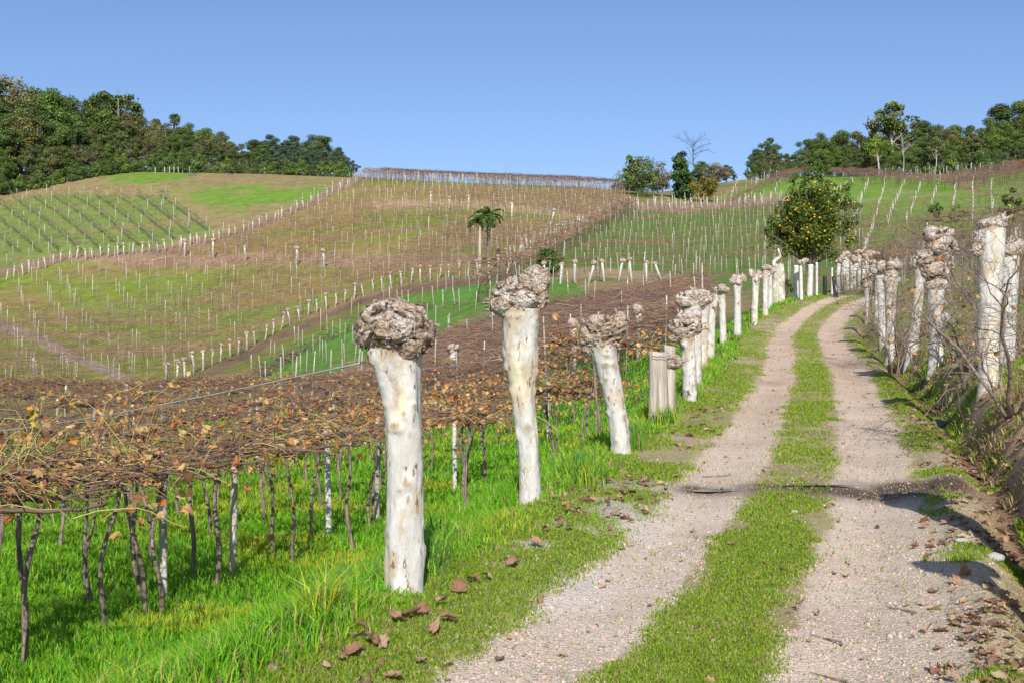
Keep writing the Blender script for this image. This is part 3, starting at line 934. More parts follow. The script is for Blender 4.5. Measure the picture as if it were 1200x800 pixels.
# third: shorter, forked grey-brown head, leaning left
pollard('shorter white pollard leaning left under a grey-brown lumpy head, third along the track', b(728.5, 13.1),
        [(0, 0, 0), (-.05, 0, .45), (-.12, 0, .8), (-.18, 0, 1.06), (-.22, 0, 1.26)], [.112, .11, .115, .135, .17],
        [(0.0, 0, .06, .17, .17, .17), (-.13, -.02, .12, .12, .13, .15), (.09, -.02, .14, .12, .13, .13), (.18, -.02, .22, .10, .10, .11), (-.08, -.08, .24, .11, .10, .09), (-.17, .0, -.02, .075, .08, .12), (.04, -.10, .2, .10, .09, .1), (.22, 0, .29, .06, .06, .06)],
        23, GL, knots=14, vox=.011, cell=.075, amp=.032, flakes=180, stubs=16, k=40, white=.05)
pollard('white pollard with a lumpy double-stacked head, just beyond the split grey post', b(808, 19),
        [(0, 0, 0), (.0, 0, .45), (-.02, 0, .85), (-.06, 0, 1.08)], [.115, .11, .108, .15],
        [(-.03, 0, .08, .17, .17, .15), (-.14, -.02, .18, .13, .13, .13), (.10, -.02, .20, .14, .14, .14), (-.2, 0, .04, .09, .09, .1), (.0, -.08, .32, .13, .12, .12), (.13, 0, .36, .09, .09, .09)],
        24, GL, knots=12, vox=.014, cell=.075, amp=.034, flakes=40, stubs=10, k=28, white=.15)
pollard('slender tall white pollard with a pale knob, half hidden behind the lumpy double-headed one', b(815.5, 22),
        [(0, 0, 0), (.0, 0, .6), (-.02, 0, 1.2), (-.05, 0, 1.62)], [.115, .11, .12, .16],
        [(-.05, 0, .05, .19, .18, .14), (.16, -.02, .08, .14, .13, .13), (-.2, -.02, .06, .12, .12, .12), (.02, -.06, .17, .17, .14, .09)],
        25, GL, knots=12, vox=.015, cell=.08, amp=.03, flakes=40, stubs=10, k=28, white=.4)

# prototypes for the rest of the rows
def proto(seed, w, h, tall, hgt, r0, lean=0, bark=None):
    rr = np.random.default_rng(seed)
    return pollard('prototype', (0, 0, 0), [(0, 0, 0), (lean * .4, 0, hgt * .4), (lean * .8, 0, hgt * .8), (lean, 0, hgt)], [r0, r0 * .92, r0 * .95, r0 * 1.35],
                   lump_fist(rr, w * .84, h, 9, tall), seed, GL, 12, bark, .018, .085, .034, 30, 8, 24, 60, white=.35)
PR = [proto(31, .27, .17, 1.0, 1.75, .115), proto(32, .24, .2, 1.3, 1.7, .12, .04, M_TRUNK2), proto(33, .30, .15, .9, 1.78, .11, -.05), proto(34, .22, .24, 1.5, 1.62, .13, .03, M_TRUNK2)]
left = [  # u, d, height, proto, label
 (822, 25.5, 1.95, 3, 'white pollard with a tall ragged head behind the slender pale-knobbed one'),
 (832, 29, 1.85, 1, 'white pollard with a broad flat brown cap set left of the tall straight one'),
 (847.5, 35, 1.95, 2, 'white pollard with a wide flat head, in front of the tallest straight one beyond it'),
 (864, 37.5, 2.2, 0, 'straight white pollard with a large round head midway to the orange tree'),
 (884, 42, 2.1, 1, 'white pollard leaning right, third before the orange tree'),
 (896.5, 45.5, 2.05, 3, 'white pollard with dense knobbly head, just before the bleached stump'),
 (902, 48.5, 1.9, 0, 'white pollard close in front of the bleached stump and mostly hidden'),
]
for u, d, hh, p, lab in left:
    dup(PR[p], gp(u, d), rng.uniform(-.6, .6), hh / 2.02, lab, GL)
right = [
 (1067, 26.5, 2.72, 0, 'white pollard leaning right with a round brown head, second on the right bank', (0, .12)),
 (1043, 29.5, 2.8, 3, 'brown messy pollard wrapped in twigs at the far end of the right bank', (0, .02)),
 (1035, 33, 2.6, 2, 'white pollard standing behind the twig-wrapped one on the right bank', (0, -.03)),
 (1028, 38, 2.2, 1, 'pale pollard at the crest where the right bank ends', (0, 0)),
 (1016, 44, 1.9, 0, 'far pale pollard on the right where the track disappears', (0, 0)),
]
for u, d, hh, p, lab, tl in right:
    dup(PR[p], gp(u, d) - np.array([0, 0, .05]), rng.uniform(-1, 1), (hh / 2.02 * .8, hh / 2.02 * .8, hh / 2.02), lab, GR, tl)
# two that stand just outside the frame; their shadows cross the right-hand wheel track
dup(PR[0], (3.72, 7.25, h1(3.72, 7.25)), .4, 1.2, 'stout pollard beside the ditch near the right foreground, casting its shadow on the track', GR)
dup(PR[2], (3.16, 4.3, h1(3.16, 4.3)), 1.4, (.8, .8, 1.0), 'pollard by the right foreground leaves, the nearest one on that side', GR)
# the tall thick one on the right bank, almost all trunk
pollard('thick white pollard with a sawn-off top and small brown side knob, rightmost on the bank', gp(1158, 15.7),
        [(0, 0, 0), (.0, 0, .7), (.02, 0, 1.4), (.05, 0, 2.05), (.05, 0, 2.25)], [.13, .14, .16, .19, .175],
        [(0, 0, -.02, .19, .19, .07), (-.17, -.04, -.25, .09, .1, .15), (-.22, -.04, -.36, .07, .08, .10), (.08, -.02, .03, .12, .12, .06)],
        41, GR, knots=14, vox=.013, cell=.07, amp=.022, flakes=90, stubs=8, k=32, bark=M_TRUNK2)
pollard('tall gnarled pollard with knobs stacked down its trunk, left of the thick sawn-off one', gp(1096, 21.8),
        [(0, 0, 0), (.02, 0, .55), (-.0, 0, 1.1), (.02, 0, 1.6)], [.14, .13, .135, .16],
        [(0, 0, .0, .2, .18, .12), (-.02, 0, .30, .23, .2, .18), (.16, -.02, .42, .14, .14, .13), (-.2, 0, .52, .17, .15, .15), (-.02, -.03, .68, .20, .18, .16), (.14, -.02, .80, .22, .14, .12), (-.08, -.02, .98, .17, .16, .12), (.16, 0, 1.02, .14, .12, .08), (.02, 0, -.35, .18, .14, .09), (.12, -.02, -.62, .12, .12, .1)],
        42, GR, knots=18, vox=.015, cell=.09, amp=.04, flakes=80, stubs=20, k=28, bark=M_TRUNK2, white=.2)
pollard('slim white pollard trunk half hidden directly behind the thick sawn-off one', gp(1180, 17.4),
        [(0, 0, 0), (.02, 0, .7), (.05, 0, 1.6)], [.12, .11, .14],
        [(0, 0, .08, .16, .15, .13), (.12, 0, .14, .1, .1, .1), (-.1, 0, .18, .1, .1, .1)], 43, GR, knots=8, vox=.02, cell=.08, amp=.03, flakes=30, stubs=6, k=22, rings=50)
for p in PR: drop(p)

# ------------------------------------------------------------------ posts along the track
def post_mesh(h, r0, r1, seed, k=14, lean=(0, 0), rough=.08, split=False):
    n = 16
    z = np.concatenate([[-.25], np.linspace(0, h, n)])
    P = np.stack([lean[0] * z / h, lean[1] * z / h, z], 1)
    rad = np.interp(z, [-.25, h], [r0, r1])
    V, fs = tubes(P, rad, k)
    c = np.repeat(P, k, 0); d = V - c; d[:, 2] = 0
    a = np.arctan2(d[:, 1], d[:, 0])
    f = rough * fbm(np.stack([np.cos(a) * 2, np.sin(a) * 2, V[:, 2] * .8], 1) + seed, 3, seed)
    if split: f = f - .12 * np.exp(-((a + 1.9) / .12) ** 2) - .10 * np.exp(-((a + 1.0) / .1) ** 2)
    V = V + d * f[:, None]
    V[-k:, 2] += .02 * np.cos(a[-k:] * 1.0 + seed)
    return V, fs
def wire_coil(parent, z, r, name='wire_loop', ang=None):
    t = np.linspace(0, 2 * math.pi * 2.2, 60)
    P = np.stack([np.cos(t) * r, np.sin(t) * r, z + .006 * t + .02 * np.sin(t)], 1)
    V, fs = tubes(P, .0045, 5)
    mk(name, V, fs, M_WIRE, parent)
p0 = gp(773, 16.5)
o = thing('wooden_post', p0, 'short thick split grey wooden post standing in grass between pollards', 'post')
V, fs = post_mesh(1.0, .15, .135, 3, 40, (-.03, 0), .16, True); mk('post', V, fs, M_POSTWOOD, o)
wire_coil(o, .9, .155)
o = thing('wooden_post', gp(784, 17.3), 'second grey wooden post tucked behind the short thick split one', 'post')
V, fs = post_mesh(1.04, .095, .085, 4, 24, (.01, 0), .14); mk('post', V, fs, M_POSTWOOD, o)
r_ = np.random.default_rng(77)
V, fs, cv, pt = knob_mesh([(0.06, -.05, .80, .12, .1, .1)], 78, .016, .06, .02, 20, 3); mk('burl', V, fs, M_KNOB, o, attrs={'cav': cv, 'paint': pt})
def wood_thing(u, d, h, r, mat, label, lean=(0, 0), extra=None):
    o = thing('wooden_post', gp(u, d), label, 'post', None)
    V, fs = post_mesh(h, r, r * .86, int(u), 14, lean); mk('post', V, fs, mat, o)
    if extra == 'knob':
        V, fs, cv, pt = knob_mesh([(0, 0, h + .05, .17, .15, .12), (.18, 0, h + .16, .14, .12, .1)], int(u), .03, .09, .03, 10, 2); mk('burl', V, fs, M_KNOB, o, attrs={'cav': cv, 'paint': pt})
    return o
# bleached stump with a crooked dead limb
o = thing('tree_stump', gp(911, 51), 'bleached dead stump with one crooked limb on top', 'stump')
V, fs, kn = trunk_mesh([(0, 0, -.2), (0, 0, .6), (.06, 0, 1.2), (.05, 0, 1.75)], [.36, .30, .26, .20], 91, 6, 24, 50, .09)
mk('trunk', V, fs, M_POSTGREY, o)
V, fs = tubes(np.array([[[-.12, 0, 1.6], [-.16, 0, 1.85], [-.05, 0, 1.98], [.1, 0, 2.05], [.12, 0, 2.15], [.03, 0, 2.45]]]), [.12, .10, .095, .07, .06, .035], 8)
mk('limb', V, fs, M_POSTGREY, o)
wood_thing(933, 53, 1.55, .13, M_WHITEPOST, 'broad whitewashed post under the orange tree, left of its knob-topped neighbour')
wood_thing(939, 52, 1.65, .085, M_WHITEPOST, 'narrow whitewashed post with a brown knob on top, under the orange tree', (-.03, 0), 'knob')
wood_thing(948.5, 54, 1.55, .15, M_WHITEPOST, 'broad leaning whitewashed post right in front of the orange tree trunk', (.06, 0))
wood_thing(957, 55, 1.62, .065, M_WHITEPOST, 'thin pale post just right of the orange tree trunk')
wood_thing(966.5, 56, .95, .11, M_POSTDARK, 'charred black post by the track crest, the upright one')
wood_thing(979.5, 54.5, 1.0, .11, M_POSTDARK, 'charred black post by the track crest, leaning left', (-.11, 0))
wood_thing(975, 57, 1.35, .055, M_WHITEPOST, 'thin pale post between the two charred black posts')
# ------------------------------------------------------------------ grapevines of the near pergola
CANE = np.array([(.23, .125, .08), (.15, .085, .06), (.30, .18, .10), (.10, .06, .045), (.26, .13, .085)])
CANEY = np.array([(.42, .34, .10), (.38, .26, .11), (.46, .40, .14)])
LEAFC = np.array([(.60, .37, .15), (.52, .28, .11), (.40, .19, .08), (.66, .28, .06), (.66, .46, .21), (.64, .46, .08), (.54, .18, .05), (.25, .12, .06)])
def curvy(n, m, start, dirn, length, wob, r, droop=0, up=0):
    """n wiggly lines of m points"""
    t = np.linspace(0, 1, m)
    P = start[:, None] + dirn[:, None] * (t[None, :, None] * length[:, None, None])
    w = np.cumsum(r.normal(0, 1, (n, m, 3)), axis=1) * (wob * length / m)[:, None, None]
    w -= w[:, :1]
    P = P + w
    P[:, :, 2] += (up * np.sin(t * math.pi)[None] - droop * (t ** 2)[None]) * length[:, None]
    return P

def leaves_on(P, n, r, size=(.06, .12), wts=None, drop_=.05, cols=LEAFC):
    """n lobed dead leaves hanging from points of the canes P (M,m,3)"""
    parts = []
    M, m, _ = P.shape
    per_ = np.array_split(np.arange(n), len(LOBED))
    for (LV, LF), ids in zip(LOBED, per_):
        k = len(ids)
        if not k: continue
        base = P[r.integers(0, M, k), r.integers(1, m, k)] + r.normal(0, .03, (k, 3)) - np.array([0, 0, drop_]) * r.uniform(0, 1, (k, 1))
        V, fs = scatter(LV, LF, base, rotm(k, None, r), r.uniform(size[0], size[1], k))
        parts.append((V, fs, per(pick(cols, k, wts, .25, r), len(LV))))
    return join(parts)

HV = 1.82
def make_vine(seed, leaves, canes=60, shoots=6, shl=.35, lean=(0, 0), yellow=.15, crook=.06, tail=0.0, r0=.036, wide=1.0, wts=None, arms=True):
    r = np.random.default_rng(seed)
    root = thing('grapevine', (0, 0, 0), 'prototype', 'grapevine')
    m = 15
    t = np.linspace(0, 1, m)
    x = lean[0] * (1 - t) + crook * np.sin(t * 5 + seed) * np.sin(t * math.pi); y = lean[1] * (1 - t) + crook * np.cos(t * 4.2 + seed) * np.sin(t * math.pi)
    P = np.stack([x, y, -.12 + (HV + .10) * t], 1)
    rad = .82 * r0 * (1.25 - .55 * t ** .5 + .25 * np.exp(-((t - 1) / .12) ** 2)) * (1 + .12 * r.normal(size=m))
    V, fs = tubes(P, rad, 10)
    V += .006 * fbm(V * 28, 2, seed)[:, None] * norm(V - np.repeat(P, 10, 0))
    mk('trunk', V, fs, M_VINEBARK, root)
    # arms along the wires, then thin canes off them
    A = []
    for a in (r.uniform(-.2, .2), math.pi + r.uniform(-.2, .2), .5 * math.pi + r.uniform(-.4, .4), -1.4 + r.uniform(-.4, .4), r.uniform(0, 6.3), r.uniform(0, 6.3)):
        k = 9; tt = np.linspace(0, 1, k)
        L = r.uniform(.7, 1.3) * wide
        q = np.stack([math.cos(a) * L * tt, math.sin(a) * L * tt, HV - .02 + .06 * np.sin(tt * 3 + a) + r.normal(0, .018, k)], 1)
        q[1:, :2] += np.cumsum(r.normal(0, .035, (k - 1, 2)), 0)
        q[0] = P[-1]
        A.append(q)
    A = np.array(A)
    Va, Fa = tubes(A, np.linspace(.026, .013, 9) * r.uniform(.8, 1.2), 6)
    base = A[r.integers(0, 6, canes), r.integers(1, 9, canes)] + r.normal(0, .05, (canes, 3))
    ang = r.uniform(0, 6.28, canes)
    ln = r.uniform(.4, 1.15, canes)
    d = norm(np.stack([np.cos(ang), np.sin(ang), r.uniform(-.12, .22, canes)], 1))
    d[:shoots, 2] = r.uniform(.7, 1.6, shoots); d = norm(d); ln[:shoots] = r.uniform(.7, 1.5, shoots) * shl * 1.5
    Cn = curvy(canes, 7, base, d, ln, .24, r, droop=.18, up=.10)
    Vc, Fc = tubes(Cn, np.linspace(1, .45, 7)[None] * r.uniform(.0035, .0075, canes)[:, None], 4, False)
    yel = r.random(canes) < yellow
    cc = np.where(yel[:, None], pick(CANEY, canes, None, .2, r), pick(CANE, canes, None, .25, r))
    V, fs, col = join([(Va, Fa, np.array([[.145, .095, .07]])), (Vc, Fc, per(cc, 28))])
    mk('canes', V, fs, M_CANE, root, col=col)
    if leaves:
        V, fs, col = leaves_on(Cn, leaves, r, wts=wts)
        mk('leaves', V, fs, M_VINELEAF, root, col=col)
    return root

W1 = [4, 3, 2.5, 1, 3, .4, .6, 1.3]
VP = [make_vine(1, 44, 64, 6, .35, (.30, -.1), .22, .07, wts=W1), make_vine(2, 38, 62, 6, .35, (-.26, .1), .2, .09, wts=W1), make_vine(3, 50, 60, 6, .35, (.38, -.06), .15, .05, wts=W1, r0=.045),
      make_vine(4, 42, 64, 6, .35, (-.05, .1), .2, .11, wts=W1, r0=.030), make_vine(5, 46, 62, 6, .35, (.2, .1), .2, .06, wts=W1), make_vine(6, 42, 64, 6, .35, (-.1, -.1), .2, .08, wts=W1, r0=.04)]
VT_ = [make_vine(31, 50, 50, 24, .62, (.1, 0), .55, .06, wts=[5, 3, 1, .2, 4, .6, .1, 1]), make_vine(32, 45, 48, 22, .7, (-.1, 0), .6, .06, wts=[5, 3, 1, .2, 4, .6, .1, 1])]
VS = [make_vine(11, 12, 52, 5, .3, (.1, 0), .08, .06), make_vine(12, 9, 54, 5, .3, (-.1, .05), .05, .08), make_vine(13, 14, 52, 5, .3, (.05, -.05), .08, .05), make_vine(14, 18, 52, 5, .3, (-.15, .08), .08, .07)]
VL = [make_vine(21, 88, 50, 8, .35, (.1, 0), .2, .06, wts=[4, 3.5, 3, 2, 2, .3, 1.2, 1.6]), make_vine(22, 76, 50, 8, .35, (-.12, .05), .2, .08, wts=[4, 3.5, 3, 2, 2, .3, 1.2, 1.6])]

def vine_at(protos, off, y, label, group, rz=None, sc=None):
    x = float(xc(y) + off)
    z = h1(x, y)
    rz = rng.uniform(0, 6.28) if rz is None else rz
    s = rng.uniform(.95, 1.05) if sc is None else sc
    return dup(protos[int(rng.integers(len(protos)))], (x, y, z), rz, s, label, group)
GV_ = 'grapevines trained over the near pergola'
front_lab = ['crooked vine trunk at the lower left corner, first in the front row', 'dark thin vine trunk beside the lower left corner post', 'S-curved vine trunk, the lower of the leaning pair on the left',
 'leaning vine trunk next to the S-curved one on the left', 'straight grey vine trunk right of the leaning pair', 'thick two-tone vine trunk halfway between the left edge and the nearest pollard',
 'dark vine trunk in the grass left of the nearest pollard', 'thin vine trunk just left of the nearest pollard', 'vine trunk seen just behind the nearest pollard', 'vine trunk between the first and second pollards, nearer the first',
 'dark vine trunk between the first and second pollards, nearer the second', 'slim vine trunk just left of the second pollard', 'leafy vine trunk between the second and third pollards', 'far leafy vine trunk close to the third pollard']
fy = [10.3, 11.2, 12.4, 13.3, 14.7, 16.2, 17.8, 19.6, 21.6, 23.8, 26.2, 29, 32.5, 37]
for i, (y, lab) in enumerate(zip(fy, front_lab)):
    vine_at(VL if y > 18.5 else VP, -7.45 + rng.uniform(-.2, .2), y, lab, GV_)
for y, lab in ((10.8, 'second thin vine trunk at the lower left corner'), (12.9, 'dark vine trunk between the corner and the leaning pair'), (14.0, 'thin vine trunk close behind the leaning pair'), (15.4, 'slim vine trunk beside the pale greenish post'),
               (17.0, 'slim dark vine trunk right of the thick two-tone one'), (18.7, 'thin leaning vine trunk beside the white dark-flecked post'), (20.6, 'vine trunk next to the pinkish-brown post'), (22.8, 'thin vine trunk right of the nearest pollard'), (25.0, 'thin vine trunk beside the white blotched post'), (27.5, 'thin vine trunk near the second pollard')):
    vine_at(VL if y > 20 else VP, -7.8 + rng.uniform(-.5, .3), y, lab, GV_, sc=.97)
nvine = 0
for r_i in range(1, 14):
    off = -7.45 - 2.15 * r_i
    y = 8.0 + rng.uniform(0, 1)
    while y < 53:
        yy = y + rng.uniform(-.35, .35)
        x = xc(yy) + off
        u = 600 + F * x / yy
        if u > -110 and u < 760:
            lab = ('leafless brown grapevine in the second row of the near pergola' if r_i == 1 else 'leafless brown grapevine inside the near pergola, third to sixth row' if r_i < 6 else 'bare grapevine deep in the near pergola, towards the valley')
            protos = (VP if yy < 16 else VL) if r_i <= 1 else ((VP if rng.random() < .6 else VS) if r_i == 2 else VS)
            vine_at(protos, off + rng.uniform(-.15, .15), yy, lab, GV_)
            nvine += 1
        y += (1.25 if r_i < 4 else 1.5) + .025 * y
print('near vines', nvine)
# vines that reach forward to the pollards round the third one and the split post
for y, off, lab in ((15.2, -4.6, 'vine with orange leaves hanging behind the third pollard'), (17.4, -3.3, 'vine with orange leaves hanging round the split grey post'), (18.8, -4.4, 'vine with curled orange leaves behind the split grey post'),
                    (21.0, -3.6, 'leafy vine reaching the lumpy double-headed pollard'), (23.5, -4.6, 'leafy vine behind the slender pale-knobbed pollard'), (26, -5.2, 'leafy vine in the gap beyond the split post, farther back'), (29, -5.4, 'leafy vine behind the flat-capped pollard')):
    vine_at(VL, off, y, lab, 'leafy vines hanging on the pollard row', sc=.93)
for y, off, lab in ((9.6, -6.9, 'vine with tall arching yellowish shoots and big tan leaves at the left edge'), (11.6, -7.9, 'vine with upright yellow-brown shoots over the lower left trunks'), (9.2, -8.0, 'vine with yellow shoots just outside the left edge'), (13.6, -8.6, 'vine with long curling shoots behind the leaning left pair')):
    vine_at(VT_, off, y, lab, 'vines with tall shoots at the left', sc=1.0)
for v in VP + VS + VL + VT_: drop(v)

# concrete / lichen posts under the near pergola
pm = [post_mesh(1.82, .052, .048, s, 10, (l, 0), .05) for s, l in ((51, .02), (52, -.03), (53, .05))]
pmesh = []
for (V, fs), mt in zip(pm, (M_POSTGREY, M_POSTWOOD, M_WHITEPOST)):
    o = mk('vine_post', V, fs, mt); pmesh.append(o)
def near_post(off, y, k, label, group='posts under the near pergola'):
    o = pmesh[k].copy(); C.objects.link(o)
    x = float(xc(y) + off)
    o.location = (x, y, h1(x, y)); o.rotation_euler = (rng.uniform(-.03, .03), rng.uniform(-.03, .03), rng.uniform(0, 6))
    return tag(o, label, 'post', group)
for y, k, lab in ((10.9, 0, 'olive lichen-covered post in the lower left corner'), (15.6, 0, 'pale greenish post just left of the thick two-tone vine trunk'), (14.0, 0, 'pale lichen post behind the S-curved vine trunk'),
               (18.6, 2, 'white dark-flecked post left of the nearest pollard'), (20.6, 1, 'pinkish-brown wooden post just left of the nearest pollard'), (25, 2, 'white blotched post midway between the first and second pollards'), (34.6, 1, 'grey post between the second and third pollards')):
    near_post(-7.9, y, k, lab)
for i in range(34):
    y = rng.uniform(13, 46); off = -10 - 2.15 * int(rng.integers(0, 9)) + .5
    u = 600 + F * (xc(y) + off) / y
    if -60 < u < 700: near_post(off, y, int(rng.integers(0, 2)), 'slender post deep under the near pergola canopy')
for o in pmesh: bpy.data.objects.remove(o)

# wires
def wire(p, q, sag, r, label):
    t = np.linspace(0, 1, 24)
    P = p[None] * (1 - t[:, None]) + q[None] * t[:, None]
    P[:, 2] -= sag * 4 * t * (1 - t)
    V, fs = tubes(P, r, 6)
    return tag(mk('trellis_wire', V, fs, M_WIRE), label, 'wire', 'trellis wires tied to the pollards')
wire(at(428, 424, 7.35), at(60, 497, 13.6), .02, .0055, 'taut twisted wire running left from the nearest pollard over the vines')
wire(at(60, 497, 13.6), at(-60, 512, 15.5), .0, .0055, 'galvanised wire lying on the canopy at the left edge')
wire(at(590, 420, 10.5), at(300, 452, 19), .03, .003, 'thin wire running left from the second pollard')
wire(at(702, 440, 13.4), at(560, 440, 25), .03, .003, 'thin wire running back from the third pollard')
wire(at(768, 432, 16.4), at(640, 432, 30), .03, .003, 'thin wire tied round the split grey post')
# edge wire of the pergola, stapled to the front posts
for r_i, lab in ((0, 'long front-edge wire of the pergola'), (1, 'second long wire of the pergola, one row in from the edge')):
    ys = np.linspace(8, 44, 60); off = -7.45 - 2.15 * r_i
    P = np.stack([xc(ys) + off, ys, H(xc(ys) + off, ys, False) + HV], 1)
    V, fs = tubes(P, .005, 5); tag(mk('trellis_wire', V, fs, M_WIRE), lab, 'wire', 'long wires of the pergola')

# ------------------------------------------------------------------ bare vines on the right bank
def branchy(seed, n0, h, r0, spread, levels=3, kids=4, m=7):
    r = np.random.default_rng(seed)
    ang = r.uniform(0, 6.28, n0)
    d = norm(np.stack([np.cos(ang) * spread, np.sin(ang) * spread, np.ones(n0)], 1))
    start = np.stack([np.cos(ang) * .04, np.sin(ang) * .04, np.full(n0, -.1)], 1)
    ln = r.uniform(.7, 1, n0) * h
    P = curvy(n0, m, start, d, ln, .16, r, droop=.12)
    rad = np.linspace(1, .55, m)[None] * np.full(n0, r0)[:, None]
    parts = [tubes(P, rad, 7)]
    allp = [P]
    for lv in range(levels):
        k = len(P) * kids
        pi = np.repeat(np.arange(len(P)), kids); mi = r.integers(2, m, k)
        st = P[pi, mi]
        tdir = norm(P[pi, np.minimum(mi + 1, m - 1)] - P[pi, mi - 1])
        d = norm(tdir + r.normal(0, .65, (k, 3)) + np.array([0, 0, .12]))
        ln = r.uniform(.35, .7, k) * h * (.62 ** lv)
        rr = rad[pi, mi] * r.uniform(.45, .7, k)
        P = curvy(k, m, st, d, ln, .26, r, droop=.2)
        rad = np.maximum(np.linspace(1, .4, m)[None] * rr[:, None], .002)
        parts.append(tubes(P, rad, 5 if lv == 0 else 4, False))
        allp.append(P)
    V, fs, _ = join(parts)
    return V, fs, allp
def bare_vine(u, d, h, seed, label, n0=2, r0=.03, spread=.5, levels=3, kids=4, leaves=14):
    o = thing('bare_grapevine', gp(u, d), label, 'grapevine', 'bare grapevines on the right bank')
    V, fs, ap = branchy(seed, n0, h, r0, spread, levels, kids)
    mk('branches', V, fs, M_VINEBARK, o)
    if leaves:
        Vl, Fl, cl = leaves_on(ap[-1], leaves, np.random.default_rng(seed), (.05, .09))
        mk('leaves', Vl, Fl, M_VINELEAF, o, col=cl)
    return o
bare_vine(1186, 13.2, 1.9, 61, 'dark bare vine sprawling across the right edge in front of the thick pollard', 3, .026, .75, 3, 5)
bare_vine(1172, 14.6, 1.2, 67, 'thin dark canes crossing the thick sawn-off pollard trunk', 2, .016, .35, 2, 4, 4)
bare_vine(1132, 17.5, 1.7, 62, 'tangle of thin reddish canes between the gnarled and the thick pollards', 3, .022, .5, 3, 4)
bare_vine(1116, 20.5, 1.8, 63, 'bare vine just right of the gnarled stacked-knob pollard', 3, .02, .5, 3, 4)
bare_vine(1083, 22.5, 1.6, 64, 'bare vine between the leaning and the gnarled pollards', 2, .02, .4, 3, 4)
bare_vine(1046, 25.4, 2.3, 65, 'twiggy vine wrapped round the messy far pollard on the right bank', 5, .02, .3, 3, 4)
for k_, (u_, d_) in enumerate(((1128, 27), (1150, 30), (1165, 23), (1176, 20), (1190, 25), (1196, 18), (1124, 34), (1160, 33), (1190, 34))):
    bare_vine(u_, d_, rng.uniform(1.7, 2.3), 700 + k_, ['bare tangled vine on the terrace between the gnarled and thick pollards' if u_ < 1150 else 'bare tangled vine on the terrace behind the thick sawn-off pollard' , ''][0], 3, .022, .5, 3, 4, 10)
bare_vine(1056, 28, 2.2, 66, 'bare twiggy vine behind the messy far pollard', 3, .02, .4, 3, 4)
# ------------------------------------------------------------------ far vineyard plots
PURP = np.array([(.21, .125, .10), (.16, .09, .075), (.26, .165, .12), (.11, .07, .06), (.29, .175, .10)])
TANC = np.array([(.25, .165, .085), (.20, .12, .075), (.30, .205, .10), (.15, .095, .065)])
def area_points(poly, y0, y1, dens, lift=1.9, r=rng):
    us = [p[0] for p in poly]
    x0, x1 = (min(us) - 600) / F, (max(us) - 600) / F
    n = int(dens * (x1 - x0) * (y1 * y1 - y0 * y0) / 2)
    y = np.sqrt(r.uniform(y0 * y0, y1 * y1, n)); x = r.uniform(x0, x1, n) * y
    z = H(x, y)
    u, v = proj(x, y, z + lift)
    m = inpoly(u, v, poly)
    return np.stack([x, y, z], 1)[m]
def canopy(name, polys, dens, cols, L, w, ang, label, gap=None, zj=.22, h=1.9, trunks=.12, aj=.5):
    pts = np.concatenate([area_points(p, a, b_, dens) for p, a, b_ in polys])
    if gap is not None:
        k = n2(pts[:, 0], pts[:, 1], .06, 3, 71)
        pts = pts[rng.random(len(pts)) < np.clip(.65 + gap * k * 2, .12, 1)]
    n = len(pts)
    a = ang + rng.normal(0, aj, n)
    ln = L * rng.uniform(.5, 1.3, n)
    d = np.stack([np.cos(a), np.sin(a), rng.normal(0, .10, n)], 1)
    c = pts + np.array([0, 0, h]) + np.stack([np.zeros(n), np.zeros(n), rng.normal(0, zj, n)], 1)
    bend = rng.normal(0, .14, (n, 3))
    P = np.stack([c - d * ln[:, None] / 2, c + bend * ln[:, None], c + d * ln[:, None] / 2], 1)
    V, fs = tubes(P, np.array([1, .8, .45])[None] * (w * rng.uniform(.5, 1.3, n))[:, None], 3, False)
    parts = [(V, fs, per(pick(cols, n, None, .3), 9))]
    k = int(n * trunks)
    b0 = pts[rng.choice(n, k, replace=False)]
    P = np.stack([b0 - [0, 0, .1], b0 + np.stack([rng.normal(0, .15, k), rng.normal(0, .15, k), np.full(k, h * .55)], 1), b0 + np.stack([rng.normal(0, .25, k), rng.normal(0, .25, k), np.full(k, h)], 1)], 1)
    V, fs = tubes(P, w * 1.3, 3, False)
    parts.append((V, fs, per(pick([(.10, .075, .065), (.16, .12, .10)], k), 9)))
    V, fs, col = join(parts)
    return tag(mk(name, V, fs, M_CANEF, col=col), label, 'vine canopy', kind='stuff')
canopy('vine_canopy', [(P5, 44, 96)], 19, np.concatenate([PURP, PURP, TANC]), 1.4, .014, .3, 'purple-brown mass of bare vine canes in the plot beyond the near pergola', .5, .30, 1.85, .05)
canopy('hillside_vine_canopy', [(P3, 88, 268)], 2.0, np.concatenate([TANC, PURP[:3]]), 2.0, .018, .15, 'brown haze of bare canes over the middle hillside plot', 1.3, .25, 1.9, .10, .28)
canopy('ridge_vine_canopy', [([(448, 190), (726, 190), (726, 214), (448, 214)], 245, 300)], 1.2, PURP * .6, 1.6, .022, .1, 'thin dark band of pergola canes along the skyline', None, .10, 2.3)
canopy('slope_vine_canopy', [(P6, 95, 272)], 1.0, TANC * .8, 1.5, .018, .2, 'fine brown canes over the green right-hand slope', .9)
canopy('upper_slope_vine_canopy', [(P7, 70, 285)], 1.0, np.concatenate([TANC, PURP[:2]]), 1.6, .02, .4, 'thin brown canes over the upper right plots', .8)
canopy('bank_vine_canopy', [([(1000, 275), (1260, 235), (1260, 345), (1010, 345)], 32, 100)], 4.0, np.concatenate([PURP, TANC[:2]]) * .85, 1.3, .011, .5, 'brown tangle of canes on the terrace above the right bank', .4, .3, 1.8, .1)
BAND = [(700, 232), (742, 238), (850, 234), (905, 205), (960, 186), (1010, 197), (1100, 206), (1200, 186), (1320, 180), (1320, 200), (1200, 203), (1110, 216), (1010, 207), (955, 197), (900, 215), (850, 243), (740, 246)]
